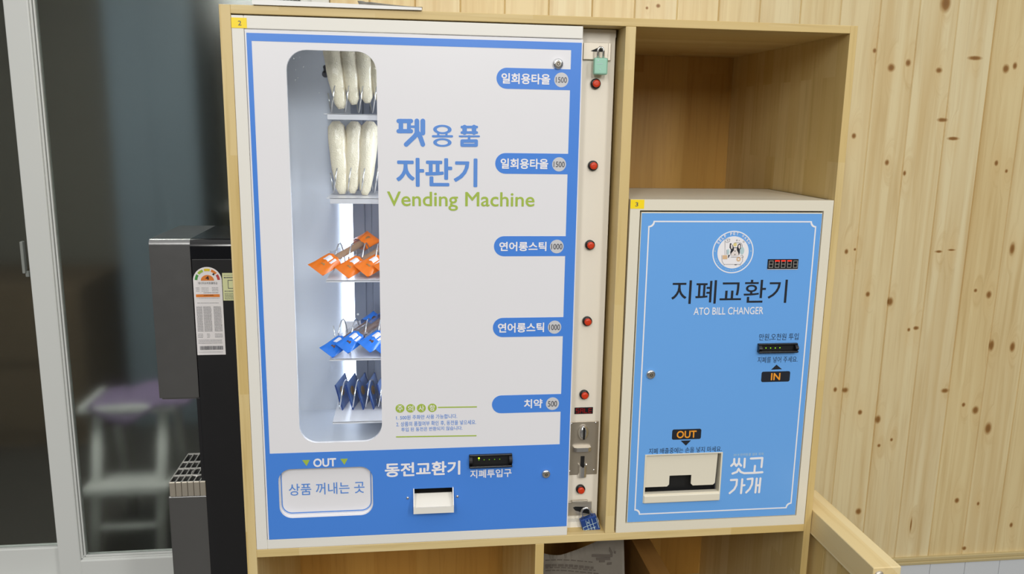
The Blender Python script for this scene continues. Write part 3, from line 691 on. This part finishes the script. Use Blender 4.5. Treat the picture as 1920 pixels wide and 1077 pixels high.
for a in ((617, 55, 640, 204, .0165, .10, 'rolled white towel leaning at the left end of the top shelf'),
          (649, 55, 664, 196, .0155, .10, 'second rolled white towel from the left on the top shelf'),
          (678, 55, 689, 193, .0160, .10, 'third rolled white towel from the left on the top shelf'),
          (706, 55, 712, 190, .0155, .10, 'rightmost visible rolled towel on the top shelf, cut by the window edge'),
          (630, 228, 642, 364, .0165, .10, 'leftmost rolled white towel on the second shelf'),
          (665, 228, 661, 363, .0150, .10, 'middle rolled white towel on the second shelf'),
          (694, 228, 684, 366, .0160, .10, 'right-hand rolled white towel on the second shelf')): towel(*a)
def packet(a, b, w, print_m, stick_m, label, group, name):
    """long stick in a clear sleeve with printed, crimped ends; from the low end a to the high end b"""
    A, B = Vector(a), Vector(b); d = (B-A); L = d.length; d.normalize()
    s = d.cross(Vector((0, -.75, .66))).normalized(); n = s.cross(d)
    o = thing(name, label, 'snack packet', A, group)
    def P(t, q, side):
        bulge = .011*math.sin(PI*min(1, max(0, t)))**.55*math.sqrt(max(0, 1-q*q)); wv = w*(1-.10*math.sin(PI*t))
        rip = .0012*math.sin(q*9+t*14)*(1-abs(2*t-1)**6)
        return A+d*(L*t)+s*(wv*q)+n*(side*bulge+rip)
    def part(nm, t0, t1, mt, k=8):
        g = G()
        for side in (1, -1):
            g.sheet([[P(t0+(t1-t0)*i/k, -1+2*j/10, side) for j in range(11)] for i in range(k+1)])
        return obj(nm, g, mt, o)
    e = part('printed_end', 0, .30, print_m); part('clear_sleeve', .30, .74, 'sleeve'); part('printed_end', .74, 1, print_m)
    for t0, t1, q0, q1 in ((.17, .26, -.5, .15), (.17, .26, .3, .6)):
        g = G(); g.sheet([[P(t0+(t1-t0)*i/3, q0+(q1-q0)*j/4, 1)+n*.0006 for j in range(5)] for i in range(4)]); obj('white_mark', g, 'print_white', e)
    obj('chew_stick', G().tube([A+d*(L*t)+n*.001 for t in (.10, .3, .5, .7, .9)], .0062, 10), stick_m, o)
    return o
OG, BG = 'orange chew stick packets on the third shelf', 'blue chew stick packets on the fourth shelf'
for a, b, lb in (((591, 507, .040), (702, 443, .165), 'orange chew stick packet poking out past the left end of its shelf'),
                 ((640, 512, .048), (752, 447, .170), 'second orange chew stick packet from the left'),
                 ((676, 509, .050), (788, 446, .170), 'third orange chew stick packet from the left'),
                 ((712, 509, .050), (824, 446, .170), 'orange chew stick packet at the window edge, mostly hidden')):
    packet(at(*a[:2], y=a[2]), at(*b[:2], y=b[2]), .0185, 'orange_film', 'brown_stick', lb, OG, 'snack_packet')
for a, b, lb in (((611, 662, .040), (712, 592, .165), 'blue chew stick packet at the left, its low end past the shelf'),
                 ((640, 654, .040), (744, 582, .165), 'second blue chew stick packet from the left, lying over the first'),
                 ((682, 652, .044), (788, 582, .165), 'third blue chew stick packet from the left'),
                 ((712, 662, .044), (815, 592, .165), 'blue chew stick packet at the window edge, only its low end showing')):
    packet(at(*a[:2], y=a[2]), at(*b[:2], y=b[2]), .0165, 'blue_film', 'dark_stick', lb, BG, 'snack_packet')
# toothpaste sachets
base = at(642, 770, z=SH[4]+.0005); tip = at(628, 723, y=base.y)
up_v = Vector((tip.x-base.x, 0, tip.z-base.z)); e1 = Vector((.013, .080, .0)); nn = up_v.cross(e1).normalized()
sa = thing('toothpaste_sachet', 'leftmost flat blue toothpaste sachet on the bottom shelf', 'sachet', base, 'blue sachets on the bottom shelf')
g = G()
for side in (1, -1):
    g.sheet([[base+up_v*(i/6)+e1*(j/8)+nn*side*(.0004+.003*math.sin(PI*i/6)*math.sin(PI*j/8)) for j in range(9)] for i in range(7)])
obj('pouch', g, 'sachet_blue', sa)
def sq(a, b): return base+up_v*b+e1*a
for i, nm in ((0, 'crimp'), (1, 'crimp')):
    a0 = .0 if i == 0 else .93
    g = G(); g.prism([sq(a0, 0)-nn*.0008, sq(a0+.07, 0)-nn*.0008, sq(a0+.07, 1)-nn*.0008, sq(a0, 1)-nn*.0008], nn*.0016); obj(nm, g, 'padlock_blue', sa)
c = sq(.30, .62); g = G(); ring = [c+e1.normalized()*(.011*math.cos(2*PI*i/16))+up_v.normalized()*(.009*math.sin(2*PI*i/16)) for i in range(16)]
sg = 1 if nn.dot(Vector((CX, CY, CZ))-c) > 0 else -1
g.prism([p+nn*sg*.0030 for p in ring], nn*sg*.0006); obj('round_badge', g, 'sachet_badge', sa)
for i, lb in ((1, 'second flat blue toothpaste sachet from the left on the bottom shelf'), (2, 'third flat blue toothpaste sachet from the left on the bottom shelf'),
              (3, 'fourth flat blue toothpaste sachet from the left on the bottom shelf'), (4, 'blue toothpaste sachet cut off by the right edge of the window')):
    dup(sa, base+Vector((.0198*i, 0, 0)), lb)

# ------------------------------------------------------------------ padlocks
pl = thing('padlock', 'mint green padlock hanging from the upper hasp of the vending machine', 'padlock', at(1125, 125, y=PY-.018))
x0, x1, z0, z1 = pbox(1112.5, 108.5, 1138.5, 140.5, PY-.018)
obj('body', G().box(x0, x1, PY-.024, PY-.012, z0, z1, .003, 3), 'teal', pl)
P = [(x0+.0075, PY-.018, z1-.004)]; xc = (x0+x1)/2
for i in range(9): t = PI-PI*i/8; P.append((xc+.001+.0058*math.cos(t), PY-.018+.014*(i/8), z1+.012+.006*math.sin(t)))
P += [(xc+.0068, PY-.018, z1-.004)]
P = [(xc-.005, PY-.018, z1-.004), (xc-.005, PY-.018, z1+.012)]+[(xc-.005*math.cos(PI*i/8), PY-.018, z1+.012+.006*math.sin(PI*i/8)) for i in range(1, 8)]+[(xc+.005, PY-.018, z1+.012), (xc+.005, PY-.018, z1-.004)]
obj('shackle', G().tube(P, .0019, 10), 'chrome', pl)
g = G(); g.stroke([(x0+.005, z0+.018), (x0+.015, z0+.0185)], .0008, PY-.0243); g.disc(x0+.007, z0+.024, .0012, PY-.0243, 12); g.disc(x0+.011, z0+.009, .0012, PY-.0243, 12); obj('marking', g, 'pale_teal', pl)
c0, c1, c2, c3 = [at(*pd(*q), y=PY-.022) for q in ((388, 638), (775, 497), (893, 843), (512, 968))]
pb = thing('padlock', 'dark blue padlock tilted on the lower hasp of the vending machine', 'padlock', (c0+c2)/2)
g = G(); ex = ((c1-c0)+(c2-c3))/2; ez = ((c0-c3)+(c1-c2))/2; mid = (c0+c1+c2+c3)/4
hx, hz = ex.length/2, ez.length/2; ex.normalize(); ez = Vector((-ex.z, 0, ex.x))
def PBm(g):
    for v in g.bm.verts: q = v.co.copy(); v.co = mid+ex*q.x+ez*q.z+Vector((0, q.y, 0))
    return g
obj('body', PBm(G().box(-hx, hx, -.0065, .0065, -hz, hz, .002, 3)), 'padlock_blue', pb)
P = [(-.0095, 0, hz-.003), (-.0095, 0, hz+.009)]+[(-.0095*math.cos(PI*i/10), 0, hz+.009+.0105*math.sin(PI*i/10)) for i in range(1, 10)]+[(.0095, 0, hz+.009), (.0095, 0, hz-.003)]
obj('shackle', PBm(G().tube(P, .0021, 10)), 'chrome', pb)
g = G(); yy = -.0070; w = .0008
for a in (-.006, 0.0, .006): g.stroke([(a, -hz+.002), (a, hz-.003)], w, yy)
g.stroke([(-hx+.002, .001), (hx-.004, .002)], w, yy); g.stroke([(-hx+.004, -.006), (hx-.008, -.006)], w, yy); g.stroke([(-hx+.002, .001), (-hx+.002, -hz+.002)], w, yy); g.stroke([(hx-.002, hz-.005), (hx-.002, -hz+.006)], w, yy)
for cx_, cz_, s in ((-.003, .008, 1), (.006, -.008, -1)): g.flat([(cx_-.0014, cz_-.002*s), (cx_+.0014, cz_-.002*s), (cx_, cz_+.003*s)][::s], yy)
obj('marking', PBm(g), 'pale_teal', pb)

# ------------------------------------------------------------------ bill changer
BX0, BX1, BZ0, BZ1, BY = .6990, 1.0872, .6934, 1.3446, .283
bc = thing('bill_changer', 'cream steel bill changer with sky blue door in the right cabinet bay', 'bill changer', (.893, .14, BZ0))
bo = [xz(1200, 394.5), xz(1547, 396.5), xz(1491, 966), xz(1172.5, 984)]
ox_0, ox_1 = (bo[0][0]+bo[3][0])/2, (bo[1][0]+bo[2][0])/2; oz_0, oz_1 = (bo[2][1]+bo[3][1])/2, (bo[0][1]+bo[1][1])/2
g = G(); g.plate(rect(BX0, BX1, BZ0, BZ1), [rect(ox_0, ox_1, oz_0, oz_1)], 0, .022)
g.box(BX0, BX0+.004, .02, BY, BZ0, BZ1); g.box(BX1-.004, BX1, .02, BY, BZ0, BZ1); g.box(BX0, BX1, .02, BY, BZ1-.004, BZ1); g.box(BX0, BX1, .02, BY, BZ0, BZ0+.004); g.box(BX0, BX1, BY-.004, BY, BZ0, BZ1)
bmesh.ops.remove_doubles(g.bm, verts=g.bm.verts[:], dist=1e-6)
obj('casing', g, 'casing_cream', bc)
obj('inner_liner', G().box(ox_0-.004, ox_1+.004, .024, .026, oz_0-.004, oz_1+.004), 'black_matte', bc)
DY0 = .0015
hx0, hx1, hz0, hz1 = pbox(1210.5, 852.8, 1349.5, 935)
bd = obj('door', G().plate(rect(ox_0+.0030, ox_1-.0016, oz_0+.0014, oz_1-.0030), [rect(hx0, hx1, hz0, hz1)], DY0, .018), 'casing_cream', bc)
obj('door_print', G().plate(rect(ox_0+.0042, ox_1-.0022, oz_0+.0018, oz_1-.0050), [rect(hx0, hx1, hz0, hz1)], DY0-.0004, DY0), 'changer_blue', bd, label='sky blue door sheet')
Y2 = DY0-.0007
# thin white frame line with scooped corners
lx0 = (xz(1217, 424)[0]+xz(1188.5, 958)[0])/2; lx1 = (xz(1533, 425)[0]+xz(1482.8, 943)[0])/2
lz1 = (xz(1227, 413.8)[1]+xz(1525, 415.7)[1])/2; lz0 = (xz(1196, 968.5)[1]+xz(1474, 952)[1])/2
def scoop(d):
    r = .0095; P = []
    a0, a1, b0, b1 = lx0+d, lx1-d, lz0+d, lz1-d
    for cx, cz, s in ((a0, b0, PI/2), (a1, b0, PI), (a1, b1, 1.5*PI), (a0, b1, 0)):
        seq = [s-PI/2*i/6 for i in range(7)]
        P += [(cx+(r+d*0)*math.cos(t), cz+r*math.sin(t)) for t in seq]
    return P
obj('frame_line', G().plate(scoop(0), [scoop(.0024)], Y2, Y2+.0003), 'print_white', bd)
# badge
bx, bz = xz(1374.7, 473.3); R = .0398
bg = obj('badge', G().ring(bx, bz, R, R-.0020, Y2), 'print_white', bd)
dcx, dcz = bx+.0002, bz-.0005; RD = .0302
obj('badge_disc', G().disc(dcx, dcz, RD, Y2, 48), 'print_white', bd)
def arc_text(s, r, a0, a1, h, mt):
    n = len(s)
    for i, ch in enumerate(s):
        if ch == ' ': continue
        a = a0+(a1-a0)*i/(n-1)
        o = text(ch, (-h*.36, h*.36, -h/2, h/2), 0, mt, bd, .02, 'badge_letter')
        off = origin(bd); x, z = bx+r*math.cos(a), bz+r*math.sin(a); th = a-PI/2
        for v in o.data.vertices:
            p = v.co+off; v.co = Vector((x+p.x*math.cos(th)-p.z*math.sin(th), Y2-.0002+p.y, z+p.x*math.sin(th)+p.z*math.cos(th)))-off
arc_text('SELF PET WASH', R-.0052, PI*.83, PI*.17, .0052, 'print_white')
g = G()
for sx in (-1, 1): g.disc(bx+sx*(R-.0052), bz+.002, .0011, Y2, 12)
for i in range(18):
    a = PI*1.12+PI*.76*i/17
    if i % 6 == 5: continue
    x, z = bx+(R-.0056)*math.cos(a), bz+(R-.0056)*math.sin(a); g.stroke([(x-.0008*math.sin(a), z+.0008*math.cos(a)), (x+.0008*math.sin(a), z-.0008*math.cos(a))], .0010, Y2)
obj('badge_marks', g, 'pale_teal', bd)
def bp(u, v): return xz(1320+u/10.255, 420+v/10.255)
def poly(g, pts, y): g.flat([bp(*q) for q in pts], y)
kk = .001/1.085/10.255
Y3 = Y2-.0004; Y4 = Y3-.0004; Y5 = Y4-.0004
g = G(); cx, cz = bp(600, 400); g.disc(cx, cz, 38*kk, Y3, 20); obj('badge_art', g, 'pale_yellow', bd)
g = G(); cx, cz = bp(668, 680); g.ring(cx, cz, 48*kk, 20*kk, Y3, 24); cx, cz = bp(405, 645); poly(g, [(360, 605), (450, 605), (450, 680), (360, 680)], Y3); obj('badge_art', g, 'pale_orange', bd)
g = G(); cx, cz = bp(735, 520); g.disc(cx, cz, 45*kk, Y3, 20, rz=80*kk); cx, cz = bp(465, 540); g.disc(cx, cz, 28*kk, Y3, 20, rz=60*kk); obj('badge_art', g, 'pale_teal', bd)
g = G()
poly(g, [(500, 380), (520, 372), (560, 420), (572, 455), (640, 455), (655, 400), (690, 378), (712, 400), (712, 470), (690, 500), (690, 560), (672, 605), (515, 605), (508, 550), (520, 500), (495, 460)], Y3)
poly(g, [(470, 600), (500, 595), (480, 650), (462, 655)], Y3); obj('dog_head', g, 'print_black', bd)
g = G()
poly(g, [(515, 400), (535, 395), (552, 440), (545, 480), (522, 480)], Y4); poly(g, [(668, 405), (695, 400), (698, 460), (680, 485), (660, 450)], Y4)
poly(g, [(575, 465), (632, 465), (632, 505), (660, 560), (668, 612), (515, 612), (525, 565), (575, 510)], Y4); obj('dog_face', g, 'dog_skin', bd)
g = G(); cx, cz = bp(593, 590); g.disc(cx, cz, 11*kk, Y5, 14); cx, cz = bp(596, 522); g.disc(cx, cz, 13*kk, Y5, 14, rz=9*kk); obj('dog_nose', g, 'print_black', bd)
g = G(); w = 5*kk
for pts in ([(405, 300), (405, 600)], [(415, 292), (500, 292), (495, 340), (450, 362), (412, 340)], [(345, 605), (350, 720), (385, 780), (700, 780), (742, 720), (745, 640)], [(520, 640), (690, 640)], [(395, 785), (385, 795)], [(690, 785), (705, 797)], [(700, 620), (740, 605), (760, 640), (715, 650)], [(575, 380), (600, 362), (700, 365), (730, 390), (740, 450)], [(440, 500), (440, 590)]):
    g.stroke([bp(*q) for q in pts], w, Y3)
for u, v, r in ((635, 318, 16), (680, 322, 8), (765, 345, 18), (455, 322, 16)): cx, cz = bp(u, v); g.ring(cx, cz, r*kk, (r-5)*kk, Y3, 18)
cx, cz = bp(610, 788); g.disc(cx, cz, 26*kk, Y3, 16, rz=10*kk)
obj('badge_lines', g, 'print_dark_grey', bd)
# digit display
x0, x1, z0, z1 = pbox(1439.5, 486.3, 1496.3, 504.6)
dp = obj('display', G().box(x0, x1, DY0-.0022, DY0, z0, z1), 'black_plastic', bd)
obj('display_edge', G().box(x0, x1, DY0-.0015, DY0, z0-.0012, z0), 'print_white', bd)
goff, gon = G(), G(); cw = (x1-x0)/5
for i in range(5):
    xa, xb = x0+cw*i+cw*.2, x0+cw*(i+1)-cw*.18; za, zb_ = z0+.003, z1-.003; zm = (za+zb_)/2; w = .0013; yy = DY0-.0026
    for seg in (((xa, zm), (xb, zm)), ((xa, za), (xb, za)), ((xa, za), (xa, zm)), ((xb, za), (xb, zm)), ((xa, zm), (xa, zb_)), ((xb, zm), (xb, zb_))): goff.stroke(seg, w, yy)
    (gon if i in (1, 2, 3) else goff).stroke(((xa, zb_), (xb, zb_)), w*1.5 if i in (1, 2, 3) else w, yy-.0002)
obj('digit_segments', goff, 'led_off', bd); obj('lit_segments', gon, 'red_led', bd)
text('지폐교환기', pbox(1259.5, 525.5, 1476, 569.5), Y2, 'print_black', bd, .004, 'headline')
text('ATO BILL CHANGER', pbox(1301, 576.6, 1431.5, 590.4), Y2, 'print_white', bd, .008, 'headline')
text('만원,오천원 투입', pbox(1424, 626, 1497.5, 639), Y2, 'print_black', bd, .0)
text('지폐를 넣어 주세요.', pbox(1421, 669.3, 1496, 680.5), Y2, 'print_black', bd, .0)
bill_slot(bd, 1421, 644, 1494.5, 663, [(1427.5, 653.3, 2), (1436.3, 653, 2), (1445, 653, 2), (1453.8, 653, 2), (1462.4, 652.5, 2)], DY0)
obj('arrow_print', G().flat([xz(1446.3, 694), xz(1466.6, 693), xz(1456.4, 684.5)], Y2), 'print_black', bd)
def plaque(u0, v0, u1, v1, s, tb):
    x0, x1, z0, z1 = pbox(u0, v0, u1, v1); o = obj('plaque', G().flat(rrect(x0, x1, z0, z1, .0035), Y2), 'print_black', bd)
    text(s, pbox(*tb), Y2-.0004, 'print_orange', bd, .022)
plaque(1428, 697.2, 1481.4, 716.6, 'IN', (1445.7, 700, 1463.2, 713.4)); plaque(1260.5, 805.5, 1314.8, 824.6, 'OUT', (1269, 808.3, 1306, 822))
obj('arrow_print', G().flat([xz(1276.6, 827.2), xz(1295.8, 826.6), xz(1286.3, 836.4)], Y2), 'print_black', bd)
text('지폐 배출중에는 손을 넣지 마세요.', pbox(1217, 839.4, 1353.5, 850), Y2, 'print_black', bd, .0)
def fp(u, v): return xz(1360+u/11.333, 840+v/11.333)
k2 = .001/1.08/11.333
g = G()
for pts in ([(195, 245), (190, 330), (130, 390)], [(195, 330), (235, 390)], [(297, 240), (290, 330), (240, 390)], [(290, 330), (338, 385)], [(418, 240), (405, 420)],
            [(285, 455), (250, 520), (155, 555)], [(285, 455), (330, 520), (400, 545), (600, 540), (790, 525)], [(545, 235), (790, 222), (770, 415)], [(632, 390), (618, 535)],
            [(120, 692), (250, 685), (238, 800), (190, 890), (95, 970)], [(362, 675), (335, 970)], [(355, 808), (410, 800)],
            [(475, 672), (580, 660), (568, 780), (520, 880), (445, 955)], [(670, 660), (640, 955)], [(748, 655), (718, 950)], [(655, 805), (735, 800)]):
    g.stroke([fp(*q) for q in pts], 52*k2, Y2)
obj('shop_logo', g, 'print_white', bd)
text('2019 반려동물 셀프 목욕', pbox(1375.5, 850.3, 1432, 855.6), Y2, 'pale_teal', bd, .0)
cam_lock(bd, 1219.8, 702, DY0, .0092)
# cash-out hatch
hd = obj('payout_hatch', G().plate(rect(hx0-.003, hx1+.003, hz0-.0065, hz1+.002), [rect(hx0, hx1, hz0+.012, hz1)], DY0-.0016, DY0+.0002), 'casing_cream', bd)
g = G(); g.box(hx0, hx1, .062, .064, hz0-.005, hz1+.005); g.box(hx0-.003, hx0, .018, .064, hz0-.005, hz1+.005); g.box(hx1, hx1+.003, .018, .064, hz0-.005, hz1+.005); g.box(hx0, hx1, .018, .064, hz0-.005, hz0); obj('payout_box', g, 'inner_grey', bd)
obj('payout_lip', G().box(hx0-.002, hx1+.002, DY0-.005, .016, hz0-.0065, hz0+.010, .002), 'casing_cream', bd)
def hp(u, v): return xz(1190+u/6.73, 790+v/6.73, .006)
fx_0, fx_1 = hx0+.0005, hx1-.0045; fzb = (hp(125, 840)[1]+hp(1010, 800)[1])/2; nz = (hp(440, 692)[1]+hp(715, 678)[1])/2; nx0, nx1 = hp(437, 740)[0], hp(713, 740)[0]; r = .004
P = [(fx_0, fzb), (nx0-r, fzb), (nx0, fzb+r), (nx0, nz), (nx1, nz), (nx1, fzb+r), (nx1+r, fzb), (fx_1-r-.002, fzb), (fx_1-.002, fzb+r), (fx_1, hz1), (fx_0, hz1)]
obj('payout_flap', G().plate(P, [], .006, .0085), 'casing_cream', bd)
sticker(bc, 1182.3, 374.6, 1208, 391.6, '3', -.0004, (1191, 379.4, 1196.6, 387.2))

# ------------------------------------------------------------------ water purifier
wp = thing('water_purifier', 'slim black and grey water purifier standing left of the wooden cabinet', 'water purifier', (-.10, .3, 0))
PF = .2; X0, XM, X1 = -.1955, -.1195, -.006; HT = 1.2455
def rounded_top(x0, x1, z0, z1, r, y0, y1, n=20):
    P = [(x0, y1, z0), (x0, y1, z1)]+[(x0, y0+r-r*math.sin(PI/2*i/n), z1-r+r*math.cos(PI/2*i/n)) for i in range(n+1)]+[(x0, y0, z0)]
    return G().prism(P, (x1-x0, 0, 0))
hd_z = .9205
g = rounded_top(X0, XM, hd_z, HT, .012, PF, .417); bmesh.ops.bevel(g.bm, geom=[e for e in g.bm.edges if all(v.co.z < hd_z+.001 for v in e.verts)], offset=.004, segments=3, affect='EDGES'); obj('dispenser_head', g, 'grey_metal', wp)
obj('top_trim', rounded_top(XM, X1, 1.207, HT, .016, PF-.001, .417), 'black_gloss', wp)
obj('tower', G().box(XM+.001, X1, PF, .417, 0, 1.2065, .0015), 'black_satin', wp)
obj('tower_edge', G().box(XM-.006, XM+.004, PF+.003, .40, at(383, 979, y=PF).z, hd_z+.002, .001), 'black_satin', wp)
a = at(347, 752, y=.26); obj('spout', G().lathe((a.x+.004, .27, hd_z+.003), (0, 0, -1), [(.008, 0), (.008, .011), (.006, .012)], 18), 'chrome', wp)
obj('spout_cap', G().lathe((a.x+.016, .268, hd_z+.003), (0, 0, -1), [(.008, 0), (.008, .010), (.005, .013)], 18), 'black_plastic', wp)
TZ = .744
obj('base', G().box(-.1925, XM+.004, PF, .40, 0, .7115, .002), 'grey_metal', wp)
tr = obj('drip_tray', G().box(-.1895, XM+.004, PF+.003, .352, .7115, TZ-.004, .001), 'black_matte', wp)
g = G(); nb = 6; xa, xb = -.1885, XM+.003
for i in range(nb+1):
    x = xa+(xb-xa)*i/nb; g.box(x-.0008, x+.0008, PF, .350, TZ-.003, TZ)
for y in (PF+.0008, .235, .27, .305, .35): g.box(xa, xb, y-.0008, y+.0008, TZ-.0034, TZ+.0002)
g.tube([((xa+xb)/2+.012+.014*math.cos(2*PI*i/24), .245+.020*math.sin(2*PI*i/24), TZ+.0008) for i in range(25)], .0011, 8)
obj('drip_grille', g, 'bright_steel', tr)
g = G(); rr = (xb-xa)/nb
for i in range(nb): g.box(xa+rr*i+.0004, xa+rr*(i+1)-.0004, PF-.002, PF+.002, .7125, TZ-.0005, .0008)
obj('tray_front', g, 'steel', tr)
# energy label on the tower
LY = PF-.0004
def lp(u, v, y=LY): return xz(350+u/5.667, 490+v/5.667, y)
lx0 = (lp(76, 250)[0]+lp(110, 990)[0])/2; lx1 = (lp(378, 250)[0]+lp(413, 990)[0])/2; lz0 = lp(262, 996)[1]; lzt = lp(226, 62)[1]; lr = (lx1-lx0)/2; lcx = (lx0+lx1)/2; lcz = lzt-lr
el = obj('energy_label', G().flat([(lx0, lz0), (lx1, lz0)]+[(lcx+lr*math.cos(PI*i/20), lcz+lr*math.sin(PI*i/20)) for i in range(21)], LY), 'print_white', wp, label='white arched energy label')
for i, c in enumerate(('seg_red', 'seg_orange', 'seg_yellow', 'seg_lime', 'seg_green')):
    a0, a1 = PI*(i*.2+.02), PI*(i*.2+.18); ro, ri = lr*.88, lr*.70
    g = G(); g.flat([(lcx+ro*math.cos(a0+(a1-a0)*j/6), lcz+ro*math.sin(a0+(a1-a0)*j/6)) for j in range(7)]+[(lcx+ri*math.cos(a1-(a1-a0)*j/6), lcz+ri*math.sin(a1-(a1-a0)*j/6)) for j in range(7)], LY-.0004); obj('grade_band', g, c, el)
g = G(); g.flat([(lcx+lr*.46*math.cos(PI*j/14), lcz+lr*.42*math.sin(PI*j/14)) for j in range(15)], LY-.0004); wdt = lx1-lx0; g.flat(rect(lx0+wdt*.07, lx1-wdt*.10, lp(240, 382)[1], lp(240, 352)[1]), LY-.0004); obj('orange_print', g, 'seg_orange', el)
g = G(); g.flat([(lcx+lr*.34, lcz+lr*.47), (lcx+lr*.48, lcz+lr*.36), (lcx+lr*.52, lcz+lr*.58)], LY-.0005); obj('grade_arrow', g, 'print_black', el)
text('4', (lcx-lr*.12, lcx+lr*.12, lcz+lr*.06, lcz+lr*.34), LY-.0008, 'print_black', el, .02, 'grade')
text('에너지소비효율등급', (lx0+wdt*.17, lx1-wdt*.16, lp(230, 246)[1], lp(230, 220)[1]), LY-.0004, 'print_black', el, .0)
g = G(); rng = random.Random(11)
def line(v, a, b, h=.0007): dashes(g, lx0+wdt*a, lx0+wdt*b, lp(240, v)[1], h, LY-.0004, rng, .0006, .003, .0006)
for v in (285, 300, 318): line(v, .08, .20); line(v, .28, .52, .0005); line(v, .64, .86)
line(338, .34, .86, .0008); line(366, .34, .70, .0012); line(395, .08, .9, .0004); line(446, .1, .85, .0006)
for v in range(486, 752, 9):
    line(v, .06, .26, .0006)
    line(v, .30, .58, .0006)
    if v < 600 or v % 3 == 0: line(v, .66, .93, .0006)
for v in (775, 788, 800, 812): line(v, .06, .24, .0006); line(v, .38, .48, .0006); line(v, .66, .93, .0006)
for v in (838, 850, 862, 875, 968): line(v, .06, .9, .0005)
obj('fine_print', g, 'print_dark_grey', el)
g = G(); x = lx0+wdt*.10
while x < lx1-wdt*.08:
    w = rng.choice((.0004, .0007, .0011)); g.flat(rect(x, x+w, lp(262, 942)[1], lp(262, 902)[1]), LY-.0004); x += w+rng.choice((.0004, .0006))
obj('barcode', g, 'print_dark_grey', el)
# pale yellow label beside it
a, b = lp(384, 126), lp(480, 418)
yl = obj('rating_label', G().flat(rect(lx1+.0012, X1-.022, b[1], a[1]), LY), 'label_yellow', wp, label='pale yellow-green label')
g = G(); q0 = lx1+.0012
g.plate(rect(q0+.010, q0+.034, lp(0+450, 292)[1], lp(450, 200)[1]), [rect(q0+.011, q0+.033, lp(450, 286)[1], lp(450, 206)[1])], LY-.0004, LY-.0001)
for v, h in ((150, .0006), (180, .0022), (322, .0014)): dashes(g, q0+.003, q0+.030, lp(450, v)[1], h, LY-.0004, rng)
for v in range(342, 410, 9): dashes(g, q0+.003, q0+.030, lp(450, v)[1], .0005, LY-.0004, rng)
obj('fine_print', g, 'print_dark_grey', yl)

# ------------------------------------------------------------------ low wooden railing at the right
rl = thing('wooden_railing', 'low pine railing with flat top rail beside the cabinet at lower right', 'railing', (1.13, -.05, 0))
rz = .7225; rx0, rx1 = 1.1035, 1.1560; ye = at(1638, 1066, x=rx0).y
obj('top_rail', G().box(rx0, rx1, ye, .09, rz-.052, rz, .0018, 3), 'wood_rail', rl)
g = G()
for i in range(4): g.box(rx0+.012, rx0+.026, -.165+.065*i, -.102+.065*i, .03, rz-.052, .0012)
obj('board_panel', g, 'wood_z', rl)
obj('post', G().box(rx0+.002, rx0+.046, .030, .085, 0, rz-.052, .0015), 'wood_z', rl)
obj('post', G().box(rx0+.002, rx0+.046, ye+.006, ye+.05, 0, rz-.052, .0015), 'wood_z', rl)
q = at(1648, 1079, y=ye); obj('bolt', G().lathe((q.x, ye+.001, q.z), (0, -1, 0), [(.0085, 0), (.0085, .002), (.006, .0045), (.002, .005)], 20), 'steel', rl)
